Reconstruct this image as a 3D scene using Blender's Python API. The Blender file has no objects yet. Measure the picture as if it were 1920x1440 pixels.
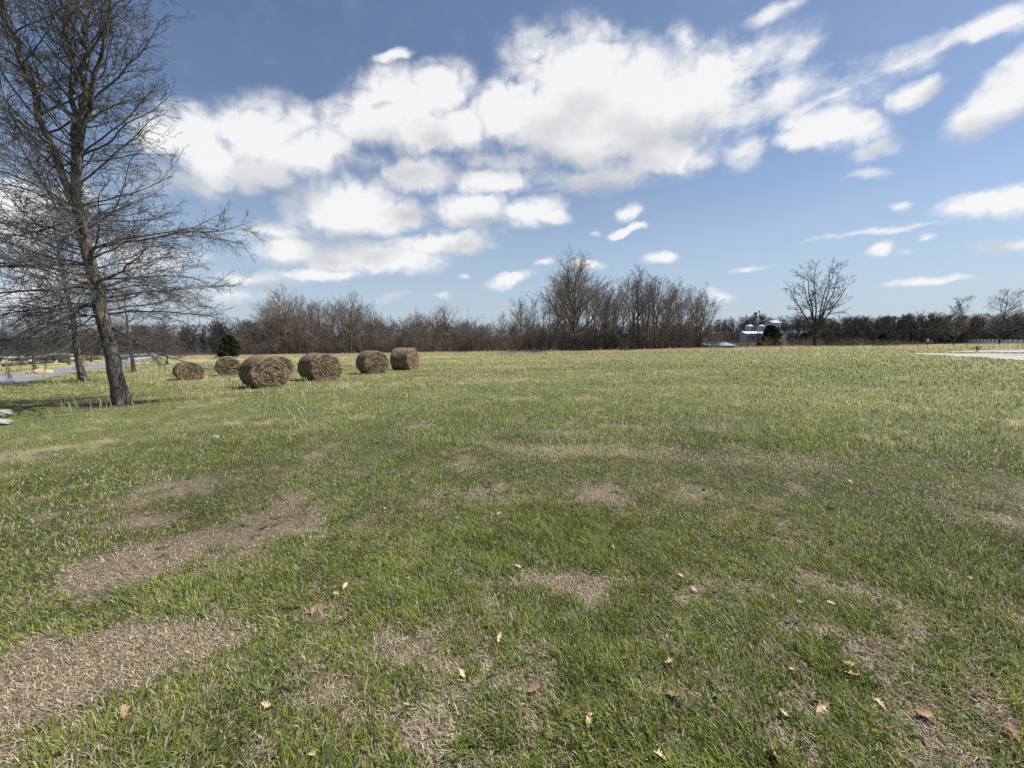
import bpy, bmesh, math, random
import numpy as np
from mathutils import Vector, Matrix

rng = random.Random(7)
nrg = np.random.default_rng(11)
scene = bpy.context.scene
COL = scene.collection
R = math.radians

# ------------------------------------------------------------------ camera model
F, CX, CY, PITCH, CAMZ = 750.0, 960.0, 720.0, R(7.0), 1.5
cp, sp = math.cos(PITCH), math.sin(PITCH)

def ray(px, py):
    a, b = (px - CX) / F, (CY - py) / F
    return (a, cp + b * sp, -sp + b * cp)

def project(x, y, z):
    z = z - CAMZ
    f = y * cp - z * sp
    u = y * sp + z * cp
    return CX + F * x / f, CY - F * u / f

# ------------------------------------------------------------------ noise and terrain
def _hash(ix, iy, seed):
    n = (ix.astype(np.int64) * 374761393 + iy.astype(np.int64) * 668265263 + seed * 974634777) & 0xffffffff
    n = ((n ^ (n >> 13)) * 1274126177) & 0xffffffff
    n = (n ^ (n >> 16)) & 0xffff
    return n / 65535.0

def vnoise(x, y, seed=0):
    x = np.asarray(x, float); y = np.asarray(y, float)
    ix, iy = np.floor(x), np.floor(y)
    fx, fy = x - ix, y - iy
    fx = fx * fx * (3 - 2 * fx); fy = fy * fy * (3 - 2 * fy)
    a = _hash(ix, iy, seed); b = _hash(ix + 1, iy, seed)
    c = _hash(ix, iy + 1, seed); d = _hash(ix + 1, iy + 1, seed)
    return (a + (b - a) * fx) * (1 - fy) + (c + (d - c) * fx) * fy

def fbm(x, y, seed=0, octv=4):
    s, a, t = 0.0, 1.0, 0.0
    for k in range(octv):
        s = s + a * vnoise(x * 2 ** k + 17.3 * k, y * 2 ** k - 9.1 * k, seed + k)
        t += a; a *= 0.5
    return s / t

def sstep(a, b, x):
    t = np.clip((x - a) / (b - a), 0, 1)
    return t * t * (3 - 2 * t)

def zt(x, y):
    x = np.asarray(x, float); y = np.asarray(y, float)
    r = np.sqrt(x * x + y * y) + 1e-6
    Rr = np.where(r < 110, r, 110 + 60 * np.tanh((r - 110) / 60))
    z = (0.02 * x - 0.028 * y) * Rr / r
    z = z - 0.8 * sstep(45, 85, y) * sstep(40, 85, x)
    amp = sstep(0.2, 6, r) * (1 - sstep(60, 140, r))
    z = z + amp * 0.05 * (fbm(x / 5.0, y / 5.0, 3, 3) - 0.5) + 0.035 * (fbm(x / 0.7, y / 0.7, 5, 2) - 0.5) * (1 - sstep(8, 25, r))
    # low wooded rises far off
    z = z + 6.0 * sstep(235, 350, r) * sstep(-40, 120, x) * sstep(0, 60, y)
    return z

def Z(x, y):
    return float(zt(x, y))

def at(px, py, far=400):
    dx, dy, dz = ray(px, py)
    t, prev = 0.6, 0.6
    while t < far:
        if CAMZ + dz * t < Z(dx * t, dy * t):
            lo, hi = prev, t
            for _ in range(30):
                m = (lo + hi) / 2
                if CAMZ + dz * m < Z(dx * m, dy * m): hi = m
                else: lo = m
            t = hi
            return Vector((dx * t, dy * t, Z(dx * t, dy * t)))
        prev = t; t *= 1.02
    t = far
    return Vector((dx * t, dy * t, Z(dx * t, dy * t)))

def at_d(px, py, d):
    dx, dy, dz = ray(px, py)
    t = d / dy
    return Vector((dx * t, d, CAMZ + dz * t))

# ------------------------------------------------------------------ mesh helpers
def mesh_np(name, verts, quads=None, tris=None, smooth=False):
    me = bpy.data.meshes.new(name)
    verts = np.asarray(verts, np.float32)
    nq = 0 if quads is None else len(quads)
    nt = 0 if tris is None else len(tris)
    me.vertices.add(len(verts)); me.vertices.foreach_set('co', verts.ravel())
    loops = []
    if nq: loops.append(np.asarray(quads, np.int32).ravel())
    if nt: loops.append(np.asarray(tris, np.int32).ravel())
    loops = np.concatenate(loops)
    me.loops.add(len(loops)); me.loops.foreach_set('vertex_index', loops)
    starts = np.concatenate([np.arange(nq) * 4, nq * 4 + np.arange(nt) * 3]).astype(np.int32)
    me.polygons.add(nq + nt); me.polygons.foreach_set('loop_start', starts)
    if smooth: me.polygons.foreach_set('use_smooth', np.ones(nq + nt, bool))
    me.update(calc_edges=True)
    return me

def set_col(me, name, cols):
    a = me.attributes.new(name, 'FLOAT_COLOR', 'POINT')
    c = np.ones((len(cols), 4), np.float32); c[:, :3] = cols
    a.data.foreach_set('color', c.ravel())

def tube_arrays(branches, sides):
    V, Q, base = [], [], 0
    groups = {}
    for pts, rad in branches: groups.setdefault(len(pts), []).append((pts, rad))
    ca = np.cos(np.arange(sides) * 2 * math.pi / sides); sa = np.sin(np.arange(sides) * 2 * math.pi / sides)
    for n, bl in groups.items():
        P = np.array([b[0] for b in bl], float); Rd = np.array([b[1] for b in bl], float)
        T = np.gradient(P, axis=1)
        T /= np.linalg.norm(T, axis=2, keepdims=True) + 1e-9
        d0 = P[:, -1] - P[:, 0]
        ref = np.where((np.abs(d0[:, 2]) > 0.8 * np.linalg.norm(d0, axis=1))[:, None], np.array([1.0, 0.1, 0]), np.array([0.05, 0.1, 1.0]))
        N = np.cross(T, ref[:, None, :]); N /= np.linalg.norm(N, axis=2, keepdims=True) + 1e-9
        B = np.cross(T, N)
        ring = P[:, :, None, :] + Rd[:, :, None, None] * (ca[None, None, :, None] * N[:, :, None, :] + sa[None, None, :, None] * B[:, :, None, :])
        m = len(bl)
        V.append(ring.reshape(-1, 3))
        idx = np.arange(m * n * sides).reshape(m, n, sides) + base
        a = idx[:, :-1, :]; b = idx[:, 1:, :]
        q = np.stack([a, np.roll(a, -1, 2), np.roll(b, -1, 2), b], -1).reshape(-1, 4)
        Q.append(q); base += m * n * sides
    return np.concatenate(V), np.concatenate(Q)

def join_arrays(parts):
    V, Q, base = [], [], 0
    for v, q in parts:
        V.append(v); Q.append(q + base); base += len(v)
    return np.concatenate(V), np.concatenate(Q)

def obj(name, me, mat=None, parent=None):
    o = bpy.data.objects.new(name, me); COL.objects.link(o)
    if mat is not None:
        me.materials.clear(); me.materials.append(mat)
    if parent is not None: o.parent = parent
    return o

def tag(o, label=None, cat=None, group=None, kind=None):
    if label: o['label'] = label
    if cat: o['category'] = cat
    if group: o['group'] = group
    if kind: o['kind'] = kind
    return o

def empty(name, loc, rz=0):
    o = bpy.data.objects.new(name, None); COL.objects.link(o)
    o.location = loc; o.rotation_euler = (0, 0, rz); o.empty_display_size = 0.3
    return o

def bm_mesh(name, fn, bevel=0):
    bm = bmesh.new(); fn(bm)
    if bevel: bmesh.ops.bevel(bm, geom=bm.edges[:], offset=bevel, segments=1, affect='EDGES')
    me = bpy.data.meshes.new(name); bm.to_mesh(me); bm.free(); return me

def add_box(bm, c, s, rot=None):
    M = Matrix.Translation(c) @ (rot if rot else Matrix.Identity(4)) @ Matrix.Diagonal((s[0], s[1], s[2], 1))
    return bmesh.ops.create_cube(bm, size=1, matrix=M)

def add_cyl(bm, c, r, h, seg=20, r2=None, rot=None):
    M = Matrix.Translation(c) @ (rot if rot else Matrix.Identity(4))
    return bmesh.ops.create_cone(bm, cap_ends=True, segments=seg, radius1=r, radius2=r if r2 is None else r2, depth=h, matrix=M)

# ------------------------------------------------------------------ material helpers
class NT:
    def __init__(s, tree):
        s.t = tree; s.n = tree.nodes; s.l = tree.links
    def new(s, typ, **kw):
        n = s.n.new(typ)
        for k, v in kw.items(): setattr(n, k, v)
        return n
    def link(s, a, b): s.l.new(a, b)
    def val(s, sock, v):
        if hasattr(v, 'is_linked') or isinstance(v, bpy.types.NodeSocket): s.link(v, sock)
        else: sock.default_value = v
    def math(s, op, a, b=0.0, c=None, clamp=False):
        n = s.new('ShaderNodeMath', operation=op, use_clamp=clamp)
        s.val(n.inputs[0], a); s.val(n.inputs[1], b)
        if c is not None: s.val(n.inputs[2], c)
        return n.outputs[0]
    def vmath(s, op, a, b=None):
        n = s.new('ShaderNodeVectorMath', operation=op)
        s.val(n.inputs[0], a)
        if b is not None:
            s.val(n.inputs[3 if op == 'SCALE' else 1], b)
        return n.outputs[0]
    def mix(s, f, a, b, blend='MIX'):
        n = s.new('ShaderNodeMix', data_type='RGBA', blend_type=blend)
        s.val(n.inputs[0], f); s.val(n.inputs[6], a); s.val(n.inputs[7], b)
        return n.outputs[2]
    def noise(s, vec, scale, detail=4, rough=0.55, dist=0):
        n = s.new('ShaderNodeTexNoise')
        if vec is not None: s.link(vec, n.inputs['Vector'])
        n.inputs['Scale'].default_value = scale; n.inputs['Detail'].default_value = detail
        n.inputs['Roughness'].default_value = rough; n.inputs['Distortion'].default_value = dist
        return n
    def ramp(s, f, stops, interp='LINEAR'):
        n = s.new('ShaderNodeValToRGB'); n.color_ramp.interpolation = interp
        e = n.color_ramp.elements
        while len(e) < len(stops): e.new(0.5)
        for el, (p, c) in zip(e, stops):
            el.position = p; el.color = (*c, 1)
        s.link(f, n.inputs[0]); return n.outputs[0]
    def smooth(s, x, a, b):
        n = s.new('ShaderNodeMapRange', interpolation_type='SMOOTHSTEP')
        s.val(n.inputs[0], x); n.inputs[1].default_value = a; n.inputs[2].default_value = b
        return n.outputs[0]

def new_mat(name):
    m = bpy.data.materials.new(name); m.use_nodes = True
    t = NT(m.node_tree); b = t.n['Principled BSDF']
    b.inputs['Specular IOR Level'].default_value = 0.15
    b.inputs['Roughness'].default_value = 0.85
    return m, t, b

def noisy(name, c1, c2, scale=3, detail=5, rough=0.85, bump=0.0, bscale=None, spec=0.15, metal=0, stretch=None):
    m, t, b = new_mat(name)
    tc = t.new('ShaderNodeTexCoord'); v = tc.outputs['Object']
    if stretch:
        mp = t.new('ShaderNodeMapping'); mp.inputs['Scale'].default_value = stretch; t.link(v, mp.inputs[0]); v = mp.outputs[0]
    n = t.noise(v, scale, detail)
    t.link(t.ramp(n.outputs[0], [(0.3, c1), (0.7, c2)]), b.inputs['Base Color'])
    b.inputs['Roughness'].default_value = rough; b.inputs['Specular IOR Level'].default_value = spec; b.inputs['Metallic'].default_value = metal
    if bump:
        n2 = t.noise(v, bscale or scale * 2, 6)
        bp = t.new('ShaderNodeBump'); bp.inputs['Strength'].default_value = bump; bp.inputs['Distance'].default_value = 0.03
        t.link(n2.outputs[0], bp.inputs['Height']); t.link(bp.outputs[0], b.inputs['Normal'])
    return m

def bark_mat(name, dark, mid, light, sc=1.0):
    m, t, b = new_mat(name)
    tc = t.new('ShaderNodeTexCoord'); v = tc.outputs['Object']
    mp = t.new('ShaderNodeMapping'); mp.inputs['Scale'].default_value = (1, 1, 0.22); t.link(v, mp.inputs[0])
    n1 = t.noise(mp.outputs[0], 22 * sc, 6, 0.65, 0.6)
    n2 = t.noise(v, 2.2 * sc, 4, 0.6)
    n3 = t.noise(v, 45 * sc, 3, 0.6)
    c = t.ramp(n1.outputs[0], [(0.36, dark), (0.5, mid), (0.68, light)])
    lich = t.smooth(n2.outputs[0], 0.52, 0.7)
    lf = t.math('MULTIPLY', lich, t.smooth(n3.outputs[0], 0.42, 0.6))
    c = t.mix(t.math('MULTIPLY', lf, 0.45), c, (0.30, 0.29, 0.20, 1))
    t.link(c, b.inputs['Base Color']); b.inputs['Roughness'].default_value = 0.9
    bp = t.new('ShaderNodeBump'); bp.inputs['Strength'].default_value = 0.9; bp.inputs['Distance'].default_value = 0.02
    t.link(n1.outputs[0], bp.inputs['Height']); t.link(bp.outputs[0], b.inputs['Normal'])
    return m

M = {}
M['bark'] = bark_mat('oak_bark', (0.022, 0.019, 0.017), (0.10, 0.087, 0.074), (0.26, 0.235, 0.20))
M['twig'] = noisy('oak_twig', (0.052, 0.047, 0.044), (0.15, 0.135, 0.124), 6)
M['wood_bark'] = noisy('wood_bark', (0.045, 0.036, 0.03), (0.14, 0.115, 0.098), 0.5)
M['wood_twig'] = noisy('wood_twig', (0.10, 0.08, 0.07), (0.20, 0.165, 0.145), 0.5)
M['thicket'] = noisy('thicket_twig', (0.08, 0.064, 0.055), (0.20, 0.165, 0.142), 0.3)
M['far_wood'] = noisy('far_wood_twig', (0.035, 0.030, 0.029), (0.085, 0.072, 0.066), 0.06)
M['cedar'] = noisy('cedar_needle', (0.016, 0.022, 0.012), (0.055, 0.055, 0.028), 2.5)
M['white'] = noisy('white_paint', (0.62, 0.62, 0.62), (0.8, 0.8, 0.79), 2, rough=0.5)
M['fence'] = noisy('weathered_white', (0.6, 0.6, 0.58), (0.75, 0.75, 0.73), 2)
M['pale_wall'] = noisy('pale_siding', (0.45, 0.45, 0.44), (0.62, 0.62, 0.6), 1)
M['dull_roof'] = noisy('dull_roof', (0.22, 0.21, 0.2), (0.36, 0.35, 0.33), 1)
M['steel'] = noisy('galvanised_steel', (0.36, 0.38, 0.42), (0.50, 0.53, 0.57), 1.0, rough=0.5, metal=0.4, spec=0.4)
M['dark_steel'] = noisy('dark_steel', (0.07, 0.08, 0.10), (0.13, 0.14, 0.16), 1.0, rough=0.5)
M['blue_roof'] = noisy('blue_metal_roof', (0.17, 0.24, 0.29), (0.24, 0.31, 0.36), 0.4, rough=0.45, stretch=(4, .3, .3))
M['green_wall'] = noisy('green_siding', (0.03, 0.09, 0.075), (0.05, 0.12, 0.10), 0.6)
M['dark_glass'] = noisy('dark_glass', (0.02, 0.03, 0.035), (0.04, 0.05, 0.055), 1, rough=0.1, spec=0.6)
M['rock'] = noisy('grey_rock', (0.16, 0.15, 0.14), (0.42, 0.40, 0.37), 7, rough=0.9, bump=0.8, bscale=14)
M['post'] = noisy('dark_post', (0.03, 0.028, 0.028), (0.07, 0.06, 0.055), 4)
M['tarp'] = noisy('green_plastic', (0.05, 0.22, 0.11), (0.12, 0.34, 0.2), 12, rough=0.4, spec=0.4)
M['straw'] = noisy('straw', (0.30, 0.21, 0.11), (0.55, 0.42, 0.25), 9, bump=0.6)
M['leaf_pale'] = noisy('dry_leaf_pale', (0.42, 0.29, 0.15), (0.62, 0.47, 0.28), 30, rough=0.7)
M['leaf_brown'] = noisy('dry_leaf_brown', (0.18, 0.115, 0.07), (0.33, 0.225, 0.14), 30, rough=0.7)
M['stick'] = noisy('dead_stick', (0.07, 0.05, 0.035), (0.14, 0.10, 0.07), 15)
M['car_dark'] = noisy('dark_car_paint', (0.015, 0.03, 0.035), (0.03, 0.05, 0.055), 1, rough=0.25, spec=0.5)
M['tyre'] = noisy('tyre_rubber', (0.015, 0.015, 0.015), (0.03, 0.03, 0.03), 5)

# road and gravel
def road_mat(name, c1, c2, sc):
    m, t, b = new_mat(name)
    tc = t.new('ShaderNodeTexCoord'); v = tc.outputs['Object']
    a = t.noise(v, sc, 6, 0.7); g = t.noise(v, 0.35, 4)
    c = t.ramp(a.outputs[0], [(0.3, c1), (0.7, c2)])
    c = t.mix(t.smooth(g.outputs[0], 0.35, 0.7), c, (c1[0] * .9, c1[1] * .88, c1[2] * .85, 1))
    t.link(c, b.inputs['Base Color']); return m
M['road'] = road_mat('worn_asphalt', (0.17, 0.17, 0.175), (0.26, 0.26, 0.265), 6)
M['gravel'] = road_mat('pale_gravel', (0.27, 0.26, 0.245), (0.48, 0.465, 0.44), 9)

# foliage-like vertex coloured blades
def blade_mat(name, trans=0.3):
    m, t, b = new_mat(name)
    at_ = t.new('ShaderNodeAttribute', attribute_name='tint')
    t.link(at_.outputs['Color'], b.inputs['Base Color'])
    b.inputs['Roughness'].default_value = 0.55; b.inputs['Specular IOR Level'].default_value = 0.25
    tr = t.new('ShaderNodeBsdfTranslucent'); t.link(at_.outputs['Color'], tr.inputs['Color'])
    mx = t.new('ShaderNodeMixShader'); mx.inputs[0].default_value = trans
    out = t.n['Material Output']
    t.link(b.outputs[0], mx.inputs[1]); t.link(tr.outputs[0], mx.inputs[2]); t.link(mx.outputs[0], out.inputs['Surface'])
    return m
M['blade'] = blade_mat('grass_blade', 0.45)

# bale straw: long strands follow the roll
def bale_mat():
    m, t, b = new_mat('weathered_hay')
    uv = t.new('ShaderNodeUVMap', uv_map='wrap')
    mp = t.new('ShaderNodeMapping'); mp.inputs['Scale'].default_value = (2.6, 17, 1); t.link(uv.outputs[0], mp.inputs[0])
    n1 = t.noise(mp.outputs[0], 1.0, 6, 0.7, 0.4)
    tc = t.new('ShaderNodeTexCoord')
    n2 = t.noise(tc.outputs['Object'], 3.2, 4)
    n3 = t.noise(tc.outputs['Object'], 26, 5, 0.7)
    f = t.math('ADD', t.math('MULTIPLY', n1.outputs[0], 0.7), t.math('MULTIPLY', n3.outputs[0], 0.3))
    c = t.ramp(f, [(0.41, (0.018, 0.012, 0.008)), (0.49, (0.105, 0.075, 0.047)), (0.56, (0.25, 0.19, 0.12)), (0.67, (0.58, 0.48, 0.33))])  # darkest stop paints shade into the gaps between strands
    c = t.mix(t.smooth(n2.outputs[0], 0.4, 0.65), c, t.mix(0.35, c, (0.20, 0.15, 0.10, 1)))
    t.link(c, b.inputs['Base Color']); b.inputs['Roughness'].default_value = 0.9
    bp = t.new('ShaderNodeBump'); bp.inputs['Strength'].default_value = 1.0; bp.inputs['Distance'].default_value = 0.05
    t.link(f, bp.inputs['Height']); t.link(bp.outputs[0], b.inputs['Normal'])
    return m
M['bale'] = bale_mat()
M['bale_strand'] = blade_mat('hay_strand', 0.15)

# ------------------------------------------------------------------ ground zones
def ell(px, py, rx, ry, amp=1.0):
    c = at(px, py); e = at(px + rx, py); a = at(px, py - ry); b = at(px, py + ry)
    return (c.x, c.y, max(0.05, (e - c).length), max(0.05, (a - b).length / 2), math.atan2(c.x, c.y), amp)

DRY = [ell(*e) for e in [
    (700, 1200, 260, 60, .3), (1250, 1180, 260, 70, .3), (1500, 1380, 300, 60, .3), (1100, 1300, 200, 60, .25), (560, 1320, 150, 60, .3), (1300, 950, 260, 25, .35), (800, 940, 200, 25, .35), (1750, 950, 120, 25, .3),
    (140, 1310, 210, 110, 2.2), (240, 1250, 90, 50, 1.3), (60, 1400, 190, 70, 2.2), (330, 1180, 90, 30, .6),
    (170, 1075, 100, 26, 1.7), (300, 1050, 150, 32, 1.8), (440, 1012, 140, 34, 1.8), (520, 985, 100, 32, 1.5), (610, 965, 70, 18, .8),
    (220, 945, 100, 20, 1.2), (300, 930, 70, 15, 1.0), (390, 970, 90, 14, .6), (640, 1020, 60, 14, .5),
    (860, 1350, 90, 60, 1.0), (900, 1420, 130, 40, .9), (1000, 1310, 70, 26, .5), (780, 1250, 70, 30, .4),
    (1080, 1075, 80, 22, .8), (1200, 1095, 90, 30, .9), (1160, 935, 55, 22, .9), (1060, 900, 80, 10, .7), (990, 903, 60, 10, .6), 
    (1420, 1010, 80, 20, .6), (1330, 1090, 60, 22, .6),
    (1700, 1340, 130, 35, .45), (1360, 1300, 90, 40, .5), (1560, 1180, 60, 18, .5), (1800, 1200, 90, 30, .3), (1830, 1330, 90, 30, .3),
    (620, 1150, 70, 18, .7), (560, 1230, 60, 20, .4), (700, 1330, 60, 30, .5), (80, 850, 90, 8, .9), (140, 838, 70, 6, .7), (220, 820, 60, 5, .4),
    (1860, 790, 80, 10, .5), (1820, 810, 60, 8, .5), (450, 870, 40, 6, .5), (780, 800, 50, 5, .5), (960, 1140, 60, 18, .5)]]
LUSH = [ell(*e) for e in [
    (400, 850, 150, 26, 1.0), (90, 920, 110, 45, 1.0), (1000, 970, 150, 40, .9), (1850, 1040, 110, 70, 1.0), (470, 1110, 110, 30, .7), (1150, 1010, 120, 24, .8),
    (1060, 1400, 60, 40, .8), (1620, 1000, 150, 40, .6), (520, 1390, 70, 40, .6), (1600, 1230, 130, 40, .7), (880, 830, 130, 12, .6), (1420, 830, 160, 14, .6),
    (80, 1180, 80, 40, .7), (350, 1130, 70, 20, .6), (960, 1290, 70, 24, .6), (700, 900, 120, 16, .5), (1650, 870, 120, 10, .4)]]

def ell_sum(E, x, y):
    s = np.zeros_like(np.asarray(x, float))
    for cx, cy, rx, ry, az, amp in E:
        dx, dy = x - cx, y - cy
        c, n = math.cos(az), math.sin(az)
        u = dx * c - dy * n; v = dx * n + dy * c
        q = (u / rx) ** 2 + (v / ry) ** 2
        s = np.maximum(s, amp * np.exp(-q ** 1.3 * 0.7))
    return s

T1 = at(232, 757)

_rb = [at(*q_) for q_ in [(0, 700), (250, 712), (330, 735), (450, 765), (600, 790), (800, 835), (1000, 862), (1500, 875), (1900, 885)]]
RB_A = [math.atan2(p_.x, p_.y) for p_ in _rb]; RB_R = [math.hypot(p_.x, p_.y) for p_ in _rb]

def masks(x, y):
    x = np.asarray(x, float); y = np.asarray(y, float)
    r = np.sqrt(x * x + y * y)
    near = 1 - sstep(9, 18, r)
    n1 = fbm(x / 0.55, y / 0.55, 21, 4); n2 = fbm(x / 2.2, y / 2.2, 31, 3); n3 = fbm(x / 0.16, y / 0.16, 41, 2); n4 = fbm(x / 9.0, y / 5.0, 51, 3)
    dry = ell_sum(DRY, x + (n1 - .5) * .5, y + (n3 - .5) * .25 + (n2 - .5) * .6) * (0.45 + 1.0 * n1) + (n1 - 0.54) * 2.2 + (n3 - 0.5) * 1.7 + (n2 - 0.5) * 0.6
    dry = dry - 0.30 * ell_sum(LUSH, x + (n1 - .5) * .8, y + (n2 - .5) * 1.2)
    dry = np.clip(sstep(-0.02, 1.25, dry + (fbm(x / 0.09, y / 0.09, 23, 2) - .5) * .9), 0, 1)
    lush = np.clip(ell_sum(LUSH, x + (n1 - .5) * .8, y + (n2 - .5) * 1.2) * 0.5 + (n2 - 0.42) * 1.0 + (fbm(x / 0.3, y / 0.3, 77, 3) - .5) * .9, 0, 1)
    rb = np.interp(np.arctan2(x, y), RB_A, RB_R)
    fieldm = sstep(-0.5, 0.8, (r - rb) / (rb / 5) + (n2 - .5) * 1.4)
    pale = np.clip(fieldm * (0.17 + (n4 - 0.45) * 1.4 + (n2 - .5) * .9) + 0.12 * sstep(14, 40, r) + 0.3 * sstep(38, 70, r) * (1 - .95 * sstep(10, 32, x)), 0, 1)
    pale = pale * (1 - .6 * sstep(2.5, 14, x))
    return dry, lush, fieldm, pale, near

# road and gravel strips as (near edge, far edge) pixel polylines on the ground
def edge(pts): return [at(*p) for p in pts]
def line_pts(P, n):
    P = [Vector(p) for p in P]
    L = [0]
    for a, b in zip(P, P[1:]): L.append(L[-1] + (b - a).length)
    out = []
    for k in range(n):
        s = L[-1] * k / (n - 1)
        for i in range(len(P) - 1):
            if s <= L[i + 1] + 1e-6:
                t = (s - L[i]) / max(1e-6, L[i + 1] - L[i]); out.append(P[i].lerp(P[i + 1], t)); break
    return out

def centre_road(c, w, n=120):
    c = line_pts(c, n); A, B = [], []
    for i, p in enumerate(c):
        d = (c[min(i + 1, n - 1)] - c[max(i - 1, 0)]); d.z = 0; d.normalize()
        s = Vector((-d.y, d.x, 0)); A.append(p - s * w / 2); B.append(p + s * w / 2)
    return A, B

ROADC = [Vector((-6, -10, 0)), Vector((-20, 8.2, 0)), Vector((-34.7, 27, 0)), Vector((-48.5, 45, 0)), Vector((-88, 94, 0)), Vector((-150, 168, 0))]
roadA, roadB = centre_road(ROADC, 5.2)
g1a = line_pts(edge([(1716, 664), (1790, 668), (1850, 672), (1920, 676)]) + [Vector((36, 18, 0)), Vector((42, 8, 0))], 50)
g1b = line_pts(edge([(1717, 663), (1790, 663), (1850, 663.4), (1920, 664.5)]) + [Vector((46, 28, 0)), Vector((58, 14, 0))], 50)
g2a = line_pts(edge([(1784, 660.2), (1850, 660.6), (1920, 661)]) + [Vector((62, 30, 0))], 40)
g2b = line_pts(edge([(1786, 659.3), (1840, 657.2), (1920, 656)]) + [Vector((80, 44, 0))], 40)

def strip(name, A, B, mat, lift, m=8, label=None):
    n = len(A); V = []
    for a, b in zip(A, B):
        for k in range(m + 1):
            p = a.lerp(b, k / m); V.append((p.x, p.y, Z(p.x, p.y) + lift * (1 if 0 < k < m else 0.3)))
    idx = np.arange(n * (m + 1)).reshape(n, m + 1)
    q = np.stack([idx[:-1, :-1], idx[1:, :-1], idx[1:, 1:], idx[:-1, 1:]], -1).reshape(-1, 4)
    o = obj(name, mesh_np(name, V, q, smooth=True), mat); o['kind'] = 'structure'
    return o
strip('road', roadA, roadB, M['road'], 0.05)
strip('driveway', g1a, g1b, M['gravel'], 0.05)
strip('gravel_path', g2a, g2b, M['gravel'], 0.05)

def inside_strip(A, B, x, y, pad=0.15):
    res = np.zeros(len(x), bool)
    for i in range(len(A) - 1):
        quad = [A[i], A[i + 1], B[i + 1], B[i]]
        xs = [p.x for p in quad]; ys = [p.y for p in quad]
        cand = np.where((x > min(xs)) & (x < max(xs)) & (y > min(ys)) & (y < max(ys)) & ~res)[0]
        if not len(cand): continue
        cx, cy = x[cand], y[cand]; ins = np.zeros(len(cand), bool); j = 3
        for k in range(4):
            xi, yi, xj, yj = xs[k], ys[k], xs[j], ys[j]
            c = ((yi > cy) != (yj > cy)) & (cx < (xj - xi) * (cy - yi) / (yj - yi + 1e-12) + xi)
            ins ^= c; j = k
        res[cand] |= ins
    return res

def blocked(x, y):
    x = x + .5 * (fbm(x / .6, y / .6, 95, 2) - .5); y = y + .5 * (fbm(x / .6, y / .6, 97, 2) - .5)
    return inside_strip(roadA, roadB, x, y) | inside_strip(g1a, g1b, x, y) | inside_strip(g2a, g2b, x, y)

# wood edge depth by picture column (nearer towards the middle)
def wood_d(px):
    return float(np.interp(px, [300, 540, 700, 900, 1075, 1340], [135, 125, 108, 86, 76, 72]))

def wood_floor(x, y):
    px = CX + F * x / np.maximum(y, 1) * 1.0
    d = np.interp(px, [-300, 300, 540, 700, 900, 1075, 1340, 1380, 2300], [150, 140, 125, 108, 86, 76, 72, 150, 135])
    return sstep(-3, 5, y - d) * (y > 5)

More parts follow.
